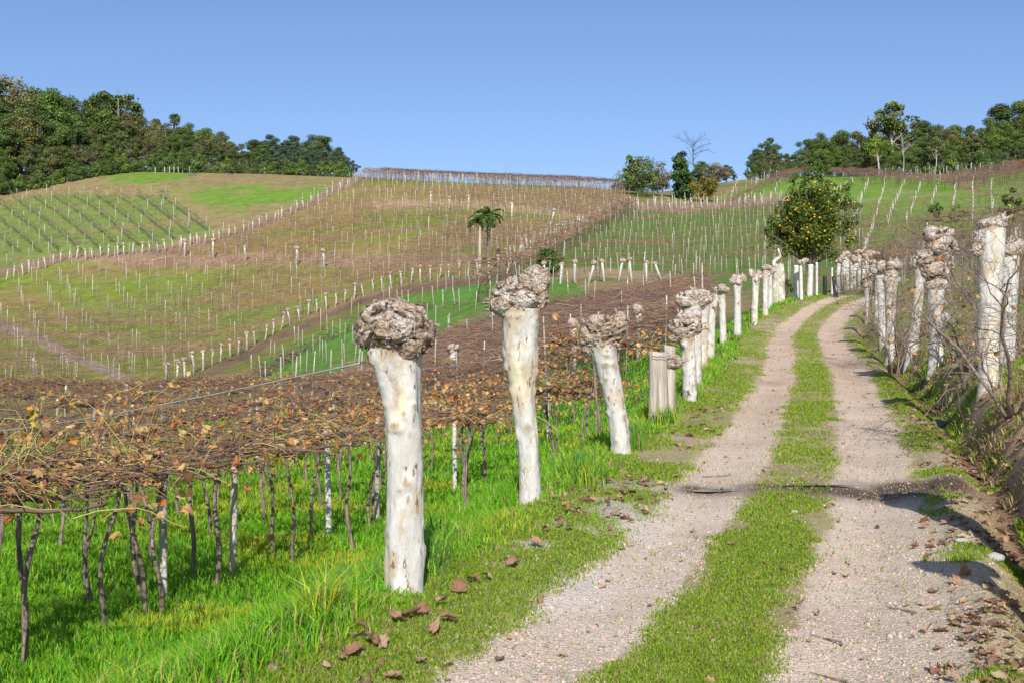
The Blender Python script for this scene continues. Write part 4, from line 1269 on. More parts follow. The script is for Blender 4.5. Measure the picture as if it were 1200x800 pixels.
canopy('upper_vine_canopy', [(BAND, 225, 335)], 2.2, PURP * .9, 1.7, .022, .1, 'dark red-brown band of bare vines along the foot of the right wood', None, .2, 2.0)
canopy('verge_vine_canopy', [([(560, 318), (604, 296), (690, 254), (738, 232), (745, 240), (694, 266), (608, 310), (560, 330)], 95, 260)], 3.5, TANC, 1.6, .03, .8, 'tan dry canes along the track climbing the hill')

canopy('bank_brushwood', [([(190, 470), (240, 446), (300, 416), (330, 398), (375, 378), (430, 356), (480, 342), (545, 332), (605, 318), (605, 326), (545, 337), (480, 348), (420, 364), (375, 384), (310, 418), (230, 462)], 80, 140)], 9, np.concatenate([PURP, TANC]) * .8, 1.2, .03, .6, 'dark brown brushwood along the bank below the small pollards', .9, .35, .5, .2)
# posts: one mesh kind, copied; the largest 300 are objects, the rest one object
FPOST = []
V, fs = tubes(np.array([[[0, 0, -.2], [0, 0, 1.0], [0.02, 0, 2.1]]]), [.040, .038, .035], 6)
fp_proto = mk('vine_post', V, fs, M_FARPOST)
V, fs = tubes(np.array([[[0, 0, -.2], [0.02, 0, 1.0], [0.0, 0, 2.05]]]), [.036, .034, .030], 6)
fp_proto2 = mk('vine_post', V, fs, M_POSTGREY)
cand = []    # (size, pos, plot)
def post_grid(poly, y0, y1, dx, dy, ang, plot, keep=1.0, jit=.25):
    us = [p[0] for p in poly]
    c_, s_ = math.cos(ang), math.sin(ang)
    g_ = np.arange(-420, 420, 1.0)
    ii, jj = np.meshgrid(np.arange(-420, 420, dx), np.arange(-420, 420, dy))
    ii = ii.ravel() + rng.normal(0, jit, ii.size); jj = jj.ravel() + rng.normal(0, jit * .6, jj.size)
    x = ii * c_ - jj * s_; y = ii * s_ + jj * c_ + 150
    m = (y > y0) & (y < y1)
    x, y = x[m], y[m]
    z = H(x, y)
    u, v = proj(x, y, z)
    m = inpoly(u, v, poly) & (u > -25) & (u < 1225) & (rng.random(len(u)) < keep)
    for k in np.nonzero(m)[0]:
        cand.append((1 / y[k], (x[k], y[k], z[k]), plot))
post_grid(P3, 88, 266, 3.0, 3.5, .47, 'hill', .92, .3)
post_grid(P4, 60, 125, 3.4, 3.2, .35, 'green')
post_grid([(p[0], p[1] + 28) for p in P5], 46, 96, 3.4, 3.6, .3, 'purple', .85)
post_grid(P6, 95, 272, 2.9, 4.6, 1.15, 'slope')
post_grid(P1, 160, 250, 3.6, 4.6, .9, 'rows')
post_grid([(1000, 290), (1260, 250), (1260, 360), (1010, 350)], 36, 100, 3.4, 3.4, .5, 'bank')
post_grid([(450, 190), (726, 200), (726, 222), (450, 216)], 235, 275, 3.2, 3.2, .1, 'ridge')
post_grid(BAND, 225, 335, 3.0, 5.0, .1, 'band', .8)
cand.sort(key=lambda c: -c[0])
LAB = {'hill': 'slim pale vine post standing among bare canes on the lower middle hillside', 'green': 'slim white vine post in the bright green strip below the middle pollard row',
       'purple': 'pale vine post poking out of the purple-brown canes beyond the near pergola', 'slope': 'short white vine post at the foot of the green right-hand slope',
       'bank': 'pale vine post on the terrace above the right bank', 'rows': 'white post of the trained rows on the upper left hillside', 'ridge': 'skyline post', 'band': 'post below the wood'}
npost_near = 41
CAPN = 300 - npost_near
for s_, p, plot in cand[:CAPN]:
    o = (fp_proto if rng.random() < .75 else fp_proto2).copy(); C.objects.link(o)
    o.location = p; o.rotation_euler = (rng.normal(0, .04), rng.normal(0, .04), rng.uniform(0, 6))
    o.scale = (1, 1, rng.uniform(1.15, 1.5) if plot == 'purple' else rng.uniform(.85, 1.05))
    tag(o, LAB[plot], 'post', 'vine posts of the ' + {'hill': 'middle hillside', 'green': 'green strip', 'purple': 'purple-brown plot', 'slope': 'right-hand slope', 'bank': 'right terrace', 'rows': 'upper left rows', 'ridge': 'ridge', 'band': 'upper band'}[plot])
rest = np.array([c[1] for c in cand[CAPN:]])
n = len(rest)
print('far posts', len(cand))
P = rest[:, None] + np.stack([np.zeros((n, 3)) - [0, 0, .2], np.stack([rng.normal(0, .06, n), rng.normal(0, .06, n), rng.uniform(1.9, 2.5, n)], 1)], 1)
rr = .023 + .00009 * rest[:, 1]
V, fs = tubes(P, np.repeat(rr[:, None], 2, 1) * rng.uniform(.7, 1.1, (n, 1)), 5)
tag(mk('distant_vine_posts', V, fs, M_CANEF, col=per(pick([(.42, .39, .31), (.30, .26, .19), (.52, .49, .43)], n, [3, 2, 2], .15), 10)), 'hundreds of small pale vine posts dotted over the far slopes', 'post', kind='stuff')
bpy.data.objects.remove(fp_proto); bpy.data.objects.remove(fp_proto2)

# small pollards in rows along the plot edges
def small_pollard(seed, h=2.1):
    r = np.random.default_rng(seed)
    V, fs = tubes(np.array([[[0, 0, -.2], [r.normal(0, .04), 0, h * .5], [r.normal(0, .08), 0, h]]]), [.14, .12, .15], 7)
    parts = [(V, fs)]
    nt_ = sum(len(f) for f in fs)
    for _ in range(9):
        Vi = ICO[2][0] * r.uniform(.09, .19) + np.array([r.normal(0, .10), r.normal(0, .10), h + r.uniform(-.08, .18)])
        Vi = Vi + .07 * fbm(Vi * 9, 2, seed)[:, None]
        parts.append((Vi, [ICO[2][1]]))
    Vt, Ft, _ = join([(p[0], p[1]) for p in parts])
    # faces come out grouped part by part
    mi = np.concatenate([np.full(nt_, 0)] + [np.full(len(ICO[2][1]), 1)] * 9)
    return mk('pollard_tree', Vt, Ft, col=None, mats=[M_FARWHITE, M_FARKNOB], mi=mi)
SP = [small_pollard(s) for s in (201, 202, 203, 204)]
def row_at(pts, step, label, group, hsc=1.0, tilt=.08, d0=57, skip=0.0):
    pts = np.array(pts, float)
    seg = np.hypot(*np.diff(pts, axis=0).T); cum = np.concatenate([[0], np.cumsum(seg)])
    s = 0
    while s <= cum[-1]:
        if rng.random() >= skip:
            u = np.interp(s, cum, pts[:, 0]) + rng.normal(0, .6); v = np.interp(s, cum, pts[:, 1]) + rng.normal(0, .8)
            p = hit(u, v, d0)
            o = SP[int(rng.integers(4))].copy(); C.objects.link(o)
            o.location = p; o.rotation_euler = (rng.normal(0, tilt), rng.normal(0, tilt), rng.uniform(0, 6))
            k = hsc * rng.uniform(.85, 1.12)
            o.scale = (k, k, k)
            tag(o, label, 'pollard tree', group)
        s += (step(s / cum[-1]) if callable(step) else step)
row_at([(196, 452), (240, 432), (300, 405), (330, 385), (375, 366), (430, 346), (480, 333), (545, 323), (600, 317)], 11.5, 'small white pollard in the row along the brown bank, above the green strip', 'row of small pollards above the green strip', .8)
row_at([(-10, 335), (40, 318), (75, 307), (130, 301), (190, 297), (250, 285), (300, 268), (345, 251), (385, 230), (430, 209)], 9.5, 'small white pollard in the long row climbing to the skyline at upper left', 'row of small pollards climbing the upper left', .82)
row_at([(596, 306), (640, 284), (690, 262), (735, 240)], 4.2, 'tiny white pollard beside the pale track that climbs to the ridge trees', 'pollards along the pale climbing track', .78, .1)
row_at([(640, 330), (668, 335), (700, 331), (740, 331), (790, 330)], 17, 'pale leaning pollard at the foot of the green slope, beyond the purple canes', 'pollards at the foot of the green slope', .85, .16)
for tp, bt in (((1018, 213), (1000, 262)), ((1040, 210), (1012, 300)), ((1064, 208), (1040, 262)), ((1084, 208), (1062, 262)), ((1103, 208), (1092, 240)), ((1121, 212), (1117, 245)), ((1140, 214), (1139, 260)), ((1160, 214), (1163, 250)), ((1000, 214), (970, 232))):
    row_at([bt, tp], 4.6, 'tiny white pollard in the narrow rows running up the far right plots', 'pollards in narrow rows on the far right', .62, .06)
row_at([(984, 352), (1000, 351), (1016, 352), (1034, 352)], 4.6, 'small white pollard standing in the row beyond the track crest', 'row of small pollards beyond the crest', 1.0, .04, 75)
row_at([(855, 240), (868, 205)], 5, 'tiny white post-like pollard on the bright green upper slope', 'pollards on the bright green upper slope', .65)
row_at([(878, 236), (889, 210)], 5, 'tiny white post-like pollard on the bright green upper slope', 'pollards on the bright green upper slope', .65)
row_at([(905, 232), (918, 208)], 6, 'tiny white post-like pollard on the bright green upper slope', 'pollards on the bright green upper slope', .65)
row_at([(740, 245), (790, 247), (850, 243), (905, 238)], 9, 'tiny pollard in the line just below the ridge trees', 'pollards below the ridge trees', .9)
for u, v in ((347, 312), (379, 316), (503, 244), (525, 248), (549, 246), (600, 258), (646, 262), (250, 303), (287, 309), (216, 300)):
    row_at([(u, v), (u + .1, v)], 5, 'small white knob-topped pollard standing alone among the hillside vines', 'lone pollards among the hillside vines', 1.2)
for u, h_, lab in ((672, 2.0, 'slim pale tan-knobbed pollard in the purple canes, left of the third roadside pollard'), (748, 1.9, 'brown knobby pollard in the purple canes, above the split grey post'), (531, 2.0, 'pale pollard stub in the purple canes between the first two pollards'), (458, 1.9, 'pale pollard stub in the purple canes behind the nearest pollard')):
    o = SP[int(rng.integers(4))].copy(); C.objects.link(o); o.location = gp(u, 52); o.scale = (1.0, 1.0, h_ / 1.75); tag(o, lab, 'pollard tree', 'pollards in the purple-brown plot')
for o in SP: bpy.data.objects.remove(o)

# trained rows on the upper left plot
for i, u0 in enumerate(np.arange(-190, 205, 25)):
    pts = []
    for t in np.linspace(0, 1, 60):
        u, v = u0 + 68 * t * 1.25, 231 + 46 * t * 1.25 + 10 * t * t
        if inpoly(np.array([u]), np.array([v]), P1)[0] and u > -30: pts.append(hit(u, v))
    if len(pts) < 4: continue
    pts = np.array(pts)
    n = len(pts) * 6
    a, b_ = pts[:-1], pts[1:]
    i_ = rng.integers(0, len(a), n); t = rng.random((n, 1))
    q = a[i_] * (1 - t) + b_[i_] * t
    dirs = norm((b_ - a)[i_] + rng.normal(0, .12, (n, 3)))
    hgt = rng.choice([.7, 1.1, 1.5, 1.6], n) + rng.normal(0, .07, n)
    q[:, 2] += hgt
    P = np.stack([q - dirs * .9, q, q + dirs * .9], 1)
    V, fs = tubes(P, .02, 3, False)
    tag(mk('vine_row', V, fs, M_CANEF, col=per(pick([(.20, .19, .11), (.26, .20, .13), (.15, .17, .07)], n), 9)), 'dark wired vine row running down the upper left slope', 'vine row', 'parallel vine rows on the upper left slope')

# ------------------------------------------------------------------ trees
GREENS = {
 'dark': [(.06, .10, .026), (.085, .135, .032), (.115, .165, .042), (.045, .075, .024), (.14, .17, .06)],
 'mid': [(.10, .155, .036), (.135, .20, .045), (.165, .22, .055), (.07, .11, .03)],
 'olive': [(.13, .14, .05), (.17, .165, .065), (.10, .11, .04), (.20, .18, .085)],
 'blue': [(.075, .115, .065), (.10, .145, .085), (.055, .085, .058), (.13, .17, .10)],
 'bright': [(.15, .23, .045), (.18, .25, .05), (.11, .17, .035)],
 'citrus': [(.10, .135, .018), (.14, .17, .022), (.07, .10, .016), (.21, .22, .03)],
 'dry': [(.25, .19, .13), (.20, .15, .10), (.15, .14, .07), (.30, .24, .17)],
}
def tree_proto(seed, cols, h=1.0, base=.25, wid=.34, nl=18, leaves=5200, ls=.026, trunk=.02, shape='round', mat=M_TRUNKDARK, name='tree', gaps=.0, limbs=True, lr=1.0):
    """unit-height tree: tapered trunk, limbs, crown of leaf clumps"""
    r = np.random.default_rng(seed)
    root = thing(name, (0, 0, 0), 'prototype', 'tree')
    L = []
    for i in range(nl):
        for _ in range(40):
            q = r.uniform(-1, 1, 3)
            if np.linalg.norm(q) < 1: break
        cz = base + (1 - base) * (.5 + .5 * q[2]) * .93
        f = (cz - base) / (1 - base)
        if shape == 'round': w = wid * (math.sin(math.pi * min(1, .15 + .8 * f)) ** .6)
        elif shape == 'column': w = wid * (.75 + .35 * math.sin(6 * f + seed))
        elif shape == 'umbrella': w = wid * (.35 + .8 * f)
        else: w = wid
        L.append((q[0] * w, q[1] * w, cz, lr * r.uniform(.26, .46) * wid * (1 if shape != 'column' else .9)))
    L.append((0, 0, .93, .3 * wid))
    L = np.array(L)
    # trunk and limbs
    top = .80 if shape != 'umbrella' else .75
    t = np.linspace(0, 1, 9)
    P = np.stack([.02 * np.sin(3 * t + seed), .02 * np.cos(4 * t + seed), -.03 + (top + .03) * t], 1)
    parts = [tubes(P, trunk * (1.25 - t * .95), 8)]
    if limbs:
        k = len(L)
        z0 = r.uniform(max(base * .7, .08), top * .85, k); z0 = np.minimum(z0, L[:, 2] - .03)
        st = np.stack([np.zeros(k), np.zeros(k), z0], 1)
        tt = np.linspace(0, 1, 6)
        Q = st[:, None] * (1 - tt[None, :, None]) + L[:, None, :3] * tt[None, :, None]
        Q[:, :, 2] -= .03 * np.sin(tt * math.pi)[None]
        parts.append(tubes(Q, trunk * np.linspace(.42, .12, 6), 5, False))
    V, fs, _ = join([(p[0], p[1], None) for p in parts])
    mk('trunk', V, fs, mat, root)
    w_ = L[:, 3] ** 2; w_ /= w_.sum()
    i = r.choice(len(L), leaves, p=w_)
    dv = norm(r.normal(size=(leaves, 3)) + np.array([0, 0, .15]))
    rad = L[i, 3] * (r.random(leaves) ** .45) * (1 + .28 * fbm(dv * 3 + L[i, :3] * 31, 2, seed))
    pos = L[i, :3] + dv * rad[:, None] * np.array([1.15, 1.15, .85])
    if gaps:
        keep = fbm(pos * 9, 3, seed) > -gaps
        pos, i, dv = pos[keep], i[keep], dv[keep]
    n = len(pos)
    z_ = norm(dv + r.normal(0, .55, (n, 3)) + np.array([0, 0, .35]))
    x_ = norm(np.cross(z_, r.normal(size=(n, 3)))); y_ = np.cross(z_, x_)
    V, fs = scatter(LEAF_CARD_V, LEAF_CARD_F, pos, np.stack([x_, y_, z_], -1), ls * r.uniform(.6, 1.4, n))
    lumpc = r.uniform(.72, 1.3, len(L))
    col = pick(cols, n, None, .2, r) * 1.22 * lumpc[i][:, None]
    mk('crown', V, fs, M_TREE, root, col=per(np.clip(col, 0, 1), 6))
    return root
TP = {
 'dark': [tree_proto(1, GREENS['dark'], base=.10, wid=.30, nl=34, leaves=15000, lr=.72, ls=.0155), tree_proto(2, GREENS['dark'], base=.16, wid=.34, nl=40, leaves=16000, lr=.68, ls=.0155), tree_proto(16, GREENS['dark'] + GREENS['olive'][:2], base=.14, wid=.27, nl=30, leaves=13000, lr=.7, ls=.0155, gaps=.15)],
 'mid': [tree_proto(3, GREENS['mid'], base=.10, wid=.32, nl=36, leaves=15000, lr=.7, ls=.0155), tree_proto(4, GREENS['mid'], base=.2, wid=.36, nl=30, shape='umbrella', leaves=14000, lr=.72, ls=.0155)],
 'olive': [tree_proto(5, GREENS['olive'], base=.22, wid=.27, nl=24, leaves=9000, lr=.8, ls=.017, gaps=.12), tree_proto(6, GREENS['olive'], base=.3, wid=.35, shape='umbrella', nl=22, leaves=9000, lr=.8, ls=.017, gaps=.1)],
 'blue': [tree_proto(7, GREENS['blue'], base=.12, wid=.27, nl=30, leaves=13000, lr=.8, ls=.016, gaps=.2), tree_proto(8, GREENS['blue'], base=.15, wid=.30, nl=34, leaves=14000, lr=.8, ls=.016, gaps=.22)],
 'bright': [tree_proto(9, GREENS['bright'], base=.38, wid=.33, nl=16, leaves=5200, mat=M_TRUNKPALE, trunk=.018, gaps=.2)],
 'tall': [tree_proto(10, GREENS['olive'] + GREENS['mid'], base=.55, wid=.24, nl=14, leaves=3600, trunk=.014, mat=M_TRUNKPALE, gaps=.1)],
 'lanky': [tree_proto(12, GREENS['dark'], base=.38, wid=.17, nl=13, leaves=2600, trunk=.012, gaps=.05)],
 'dry': [tree_proto(13, GREENS['dry'], base=.2, wid=.36, nl=18, leaves=2600, gaps=.0, mat=M_TRUNKPALE)],
 'bush': [tree_proto(14, GREENS['mid'], base=-.05, wid=.62, nl=16, leaves=3200, ls=.05, trunk=.02), tree_proto(15, GREENS['dark'], base=-.05, wid=.7, nl=16, leaves=3200, ls=.05, trunk=.02)],
}
TLAB = {'dark': 'dark dense evergreen', 'mid': 'mid-green leafy tree', 'olive': 'thin olive-brown tree', 'blue': 'blue-green gum-like tree', 'bright': 'yellow-green tree on a pale trunk', 'tall': 'tall tree with a high small crown', 'lanky': 'lanky tall tree', 'dry': 'half-bare greyish tree', 'bush': 'low bush'}
def tree_at(kind, u, d, vtop, label, group, wsc=1.0, name=None):
    p = gp(u, d)
    vb = proj(p[0], d, p[2])[1]
    h = max(1.0, (vb - vtop) * d / F)
    pr = TP[kind][int(rng.integers(len(TP[kind])))]
    o = dup(pr, p - np.array([0, 0, .1]), rng.uniform(0, 6.28), (h * wsc, h * wsc, h), label, group)
    return o
GW = 'trees of the wood on the left ridge'
env_u = [-160, -60, 0, 30, 60, 100, 130, 142, 160, 200, 232, 262, 285, 300, 325, 345, 375, 400, 414, 425]
env_v = [88, 92, 98, 93, 94, 113, 112, 106, 134, 132, 146, 152, 168, 163, 153, 156, 162, 170, 182, 196]
env = lambda u: float(np.interp(u, env_u, env_v))
# front edge of the wood, then the rows behind
def base_d(u): return float(np.interp(u, [-160, 0, 40, 110, 160, 230, 300, 420], [244, 246, 250, 262, 268, 262, 262, 258]))
for k, row in enumerate((0, 9, 18, 28)):
    step = (15, 16, 18, 20)[k]
    for u in np.arange(-120 + k * 7, 420, step):
        u = u + rng.normal(0, 3)
        if u > 416: continue
        e = env(u)
        d = base_d(u) + row + rng.uniform(-2, 2)
        vb = proj(*gp(u, d))[1]
        hgt = vb - e
        kind = (['blue'] * 6 + ['dark', 'mid'] if u > 305 else ['dark'] * 5 + ['mid'] * 3 + ['olive'] * 3)[int(rng.integers(8 if u > 305 else 11))]
        frac = ((.55, .75, .92, 1.04) if u > 290 else (.42, .66, .86, 1.02))[k] * rng.uniform(.88, 1.04)
        vt = vb - hgt * frac
        where = 'at the left end of the ridge' if u < 110 else 'in the middle of the left wood' if u < 230 else 'where the left wood thins out' if u < 300 else 'in the rounded clump ending the left wood'
        pos_ = ('along the front edge', 'in the second rank', 'in the third rank', 'on the skyline')[k]
        tree_at(kind, u, d, vt, f'{TLAB[kind]} {pos_} {where}', GW, 1.35 if u > 280 else 1.12)
tree_at('lanky', 138, 282, 95, 'lanky tall tree standing above the rest of the left wood', GW, 1.1)
tree_at('lanky', 148, 284, 98, 'second lanky tall crown beside the tallest tree of the left wood', GW, .9)
for u in np.arange(-20, 415, 11):
    d = base_d(u) - 4
    tree_at('bush', u, d, proj(*gp(u, d))[1] - rng.uniform(9, 22), 'low bush at the foot of the left wood', GW, .9)
GWR = 'trees of the wood on the right ridge'
er_u = [872, 885, 900, 915, 928, 945, 960, 985, 1015, 1035, 1062, 1080, 1110, 1140, 1165, 1200, 1300]
er_v = [182, 168, 161, 172, 180, 163, 153, 150, 148, 140, 140, 138, 140, 142, 127, 119, 112]
envr = lambda u: float(np.interp(u, er_u, er_v))
def base_dr(u): return float(np.interp(u, [870, 1000, 1100, 1200, 1300], [322, 306, 300, 292, 290]))
for k, row in enumerate((0, 10, 20, 32)):
    for u in np.arange(876 + k * 5, 1290, (16, 16, 17, 19)[k]):
        u = u + rng.normal(0, 3)
        e = envr(u); d = base_dr(u) + row
        vb = proj(*gp(u, d))[1]
        if 868 < u < 925: kind = ['blue', 'olive', 'dark'][int(rng.integers(3))]
        else: kind = (['dark'] * 4 + ['mid'] * 4 + ['olive'] * 2)[int(rng.integers(10))]
        frac = (.42, .66, .86, 1.0)[k] * rng.uniform(.88, 1.05)
        where = 'at the left end of the right wood' if u < 930 else 'in the middle of the right wood' if u < 1090 else 'in the tallest part of the right wood'
        pos_ = ('along the front edge', 'in the second rank', 'in the third rank', 'on the skyline')[k]
        tree_at(kind, u, d, vb - (vb - e) * frac, f'{TLAB[kind]} {pos_} {where}', GWR, 1.05)
tree_at('tall', 1045, 318, 118, 'tall tree with a high round crown standing above the right wood', GWR, 1.25)
tree_at('bright', 1029, 296, 156, 'yellow-green tree on a slim pale trunk in front of the right wood', GWR, .95)
tree_at('tall', 1097, 295, 160, 'slender pale-trunked tree at the front of the right wood, near its middle', GWR, .9)
tree_at('bush', 1113, 292, 182, 'rounded yellow-green bush at the foot of the right wood', GWR, .9)
tree_at('bush', 1154, 290, 175, 'rounded bush at the right end of the wood edge', GWR, .9)
for u in np.arange(880, 1230, 13):
    d = base_dr(u) - 5
    tree_at('bush', u, d, proj(*gp(u, d))[1] - rng.uniform(6, 14), 'low shrub at the foot of the right wood', GWR, .8)
# bare white tree
def bare_tree(u, d, vtop, label, seed, mat, th=1.0):
    p = gp(u, d); h = (proj(*p)[1] - vtop) * d / F
    o = thing('bare_tree', p, label, 'tree')
    r = np.random.default_rng(seed)
    t = np.linspace(0, 1, 9)
    P = np.stack([.02 * h * np.sin(4 * t), np.zeros(9), h * .78 * t - .2], 1)
    Vt, Ft = tubes(P, .015 * th * h * (1.2 - t), 7)
    mk('trunk', Vt, Ft, mat, o)
    k = 16
    zi = r.uniform(.45, .8, k)
    d_ = norm(np.stack([r.normal(0, 1, k), r.normal(0, .6, k), r.uniform(.3, 1.0, k)], 1))
    st = np.stack([np.zeros(k), np.zeros(k), zi * h * .95], 1)
    Q = curvy(k, 6, st, d_, r.uniform(.12, .32, k) * h, .2, r, up=.1)
    V1, F1 = tubes(Q, np.linspace(.006, .0025, 6) * h * th, 5, False)
    k2 = 60
    pi = r.integers(0, k, k2); mi = r.integers(2, 6, k2)
    Q2 = curvy(k2, 5, Q[pi, mi], norm(d_[pi] + r.normal(0, .6, (k2, 3))), r.uniform(.04, .12, k2) * h, .2, r)
    V2, F2 = tubes(Q2, np.linspace(.003, .0015, 5) * h * th, 4, False)
    V, fs, _ = join([(V1, F1, None), (V2, F2, None)])
    mk('branches', V, fs, mat, o)
    return o
bare_tree(1058, 293, 150, 'bare pale-trunked tree in front of the right wood', 301, M_POSTWOOD, .6)
bare_tree(812, 262, 152, 'dead leafless tree rising behind the ivy-clad column', 302, M_POSTDARK, .6)
# group of trees in the centre of the ridge
GC = 'trees round the hut site on the ridge'
def single(kind, cols, seed, u, d, vtop, label, wid_px, **kw):
    p = gp(u, d); vb = proj(*p)[1]; h = (vb - vtop) * d / F
    kw.setdefault('name', 'tree')
    o = tree_proto(seed, cols, wid=(wid_px * d / F / 2) / h, **kw)
    o.location = p - np.array([0, 0, .1]); o.scale = (h, h, h); o.rotation_euler = (0, 0, seed)
    return tag(o, label, 'tree')
single('c', GREENS['mid'] + GREENS['olive'], 401, 752, 250, 186, 'broad dark-trunked tree with hanging growth, leftmost of the ridge group', 52, base=.25, nl=20, leaves=5000, ls=.035, gaps=.15)
single('c', GREENS['mid'], 405, 737, 251, 181, 'narrow tree with a feathery palm-like top at the left of the ridge group', 22, base=.3, nl=10, leaves=1500, ls=.04, shape='column')
single('c', GREENS['dry'] + GREENS['olive'], 402, 776, 254, 190, 'half-bare grey tree in the middle of the ridge group', 34, base=.25, nl=14, leaves=1800, ls=.03)
single('c', [(.05, .11, .025), (.075, .14, .035), (.04, .08, .02)], 403, 799, 250, 177, 'ivy-clad dark green column of foliage on the ridge', 33, base=.02, nl=30, leaves=7500, ls=.034, shape='column', gaps=.25)
o = single('c', [(.16, .15, .03), (.20, .16, .03), (.11, .12, .025), (.26, .17, .02)], 404, 826, 242, 207, 'small rounded orange-tinged citrus tree on the ridge', 31, base=.25, nl=16, leaves=3000, ls=.05, trunk=.035)
single('c', [(.20, .18, .03), (.28, .23, .03), (.13, .13, .03)], 406, 786, 236, 240, 'low yellow-green bush below the ridge trees', 17, base=0, nl=10, leaves=900, ls=.09, name='bush')
single('c', GREENS['dark'], 407, 757, 247, 222, 'dark low bush at the foot of the broad ridge tree', 34, base=0, nl=12, leaves=1500, ls=.06, name='bush')
for u, vt, w, k, lab in ((838, 190, 60, 'dry', 'greyish half-bare tree in the far clump behind the small citrus tree'), (822, 189, 40, 'mid', 'green tree in the far clump behind the ivy column'), (851, 193, 34, 'blue', 'blue-green tree at the right of the far clump'), (860, 202, 20, 'dark', 'small dark tree ending the far clump'), (842, 200, 40, 'dry', 'low pale scrub in the far clump')):
    tree_at(k, u, 330 if k != 'dry' else 322, vt, lab, 'trees of the far clump', 1.9)
for u, vt in ((735, 203), (724, 209), (745, 200), (770, 198)):
    tree_at('blue', u, 345, vt, 'distant bluish tree on the hill behind the ridge group', 'distant trees behind the ridge', 1.3)
# water tank seen between the trees
p = gp(771, 257); 
o = thing('water_tank', p + np.array([-.6, 0, 0]), 'small blue tank with a pale end, between the ridge trees', 'tank')
t = np.linspace(-1, 1, 15); ring = np.array([1.02, 1.02, .98, .98, 1.02, 1.02, .98, .98, .98, .98, 1.02, 1.02, .98, 1.0, .9])
V, fs = tubes(np.stack([t * .9, np.zeros(15), np.full(15, 2.35)], 1), .75 * ring, 24); mk('barrel', V, fs, M_BLUE, o)
V, fs = tubes(np.stack([np.array([-1.25, -1.2, -.92, -.9]), np.zeros(4), np.full(4, 2.35)], 1), [.5, .72, .80, .78], 24); mk('end_cap', V, fs, M_TANKLID, o)
for sx in (-.6, .6):
    V, fs = tubes(np.array([[[sx, -.5, -.2], [sx, -.45, 1.7]], [[sx, .5, -.2], [sx, .45, 1.7]]]), .07, 6); V2, F2 = tubes(np.array([[sx, -.6, 1.62], [sx, .6, 1.62]]), .06, 6)
    V, fs, _ = join([(V, fs, None), (V2, F2, None)]); mk('cradle', V, fs, M_POSTGREY, o)
# the orange tree beside the crest
p = gp(950, 57); d_ = 57
vb = proj(*p)[1]; h = (vb - 197) * d_ / F
ot = thing('orange_tree', p - np.array([0, 0, .1]), 'rounded dark green orange tree full of ripe fruit beside the track crest', 'orange tree')
r = np.random.default_rng(501)
px = d_ / F
lm = []
for _ in range(48):
    q = norm(r.normal(size=3)) * r.random() ** .3
    lm.append((q[0] * 38 * px, q[1] * 36 * px, (352 - 266 + q[2] * 33) * px, r.uniform(9, 16) * px))
for _ in range(20):
    v_ = r.uniform(206, 250); w_ = 12 + (v_ - 206) * .65
    lm.append((r.uniform(-w_, w_ * 1.15) * px, r.uniform(-15, 15) * px, (352 - v_) * px, r.uniform(6, 12) * px))
for (du, v_, s_) in ((42, 224, 8), (46, 238, 9), (-44, 262, 9), (45, 262, 10), (46, 285, 10), (-42, 285, 9), (28, 300, 8), (-30, 297, 8), (-2, 203, 8), (52, 246, 6), (-50, 275, 6), (14, 202, 6)):
    lm.append((du * px, r.uniform(-10, 10) * px, (352 - v_) * px, s_ * px))
lm = np.array(lm)
t = np.linspace(0, 1, 9)
P = np.stack([.05 * np.sin(5 * t), .03 * t, -.1 + 2.0 * t], 1)
tr = [tubes(P, .16 * (1.2 - .5 * t), 12)]
tt = np.linspace(0, 1, 7)
st = np.tile([[0.02, 0.02, 1.5]], (len(lm), 1)); 
Q = st[:, None] * (1 - tt[None, :, None]) + lm[:, None, :3] * tt[None, :, None]; Q[:, :, :2] *= (tt[None, :, None] ** .25)
tr.append(tubes(Q, np.linspace(.05, .012, 7), 6, False))
V, fs, _ = join([(q[0], q[1], None) for q in tr]); mk('trunk', V, fs, M_TRUNKDARK, ot)
n = 19000
i = r.choice(len(lm), n, p=lm[:, 3] ** 2 / (lm[:, 3] ** 2).sum())
dv = norm(r.normal(size=(n, 3)))
pos = lm[i, :3] + dv * (lm[i, 3] * r.random(n) ** .4)[:, None] * (1 + .3 * fbm(dv * 3 + lm[i, :3] * 9, 2, 5))[:, None]
keep = fbm(pos * 1.9, 3, 77) > -.22
pos, i, dv = pos[keep], i[keep], dv[keep]; n = len(pos)
z_ = norm(dv + r.normal(0, .6, (n, 3)) + np.array([0, 0, .3])); x_ = norm(np.cross(z_, r.normal(size=(n, 3)))); y_ = np.cross(z_, x_)
V, fs = scatter(LEAF_CARD_V * np.array([1.25, .8, 1]), LEAF_CARD_F, pos, np.stack([x_, y_, z_], -1), r.uniform(.07, .13, n))
mk('crown', V, fs, M_TREE, ot, col=per(pick(GREENS['citrus'], n, [3, 3, 2, 1], .25, r) * r.uniform(.8, 1.2, len(lm))[i][:, None], 6))
VO, FO = ICO[2]
nf = 190
i = r.choice(len(lm), nf, p=lm[:, 3] ** 2 / (lm[:, 3] ** 2).sum())
dv = norm(r.normal(size=(nf, 3)) + np.array([0, -.6, 0]))
fpos = lm[i, :3] + dv * (lm[i, 3] * r.uniform(.6, 1.08, nf))[:, None]
order = np.argsort(fpos[:, 1]); fpos = fpos[order]
fr0 = None
for k in range(100):
    if fr0 is None:
        fr0 = mk('orange_fruit', VO * .047 * np.array([1, 1, .95]), [FO], M_ORANGE, ot); f_ = fr0
    else:
        f_ = fr0.copy(); C.objects.link(f_); f_.parent = ot
    f_.location = fpos[k]; s_ = r.uniform(.85, 1.2); f_.scale = (s_, s_, s_)
V, fs = scatter(VO, [FO], fpos[100:], rotm(nf - 100, None, r), np.full(nf - 100, .047))
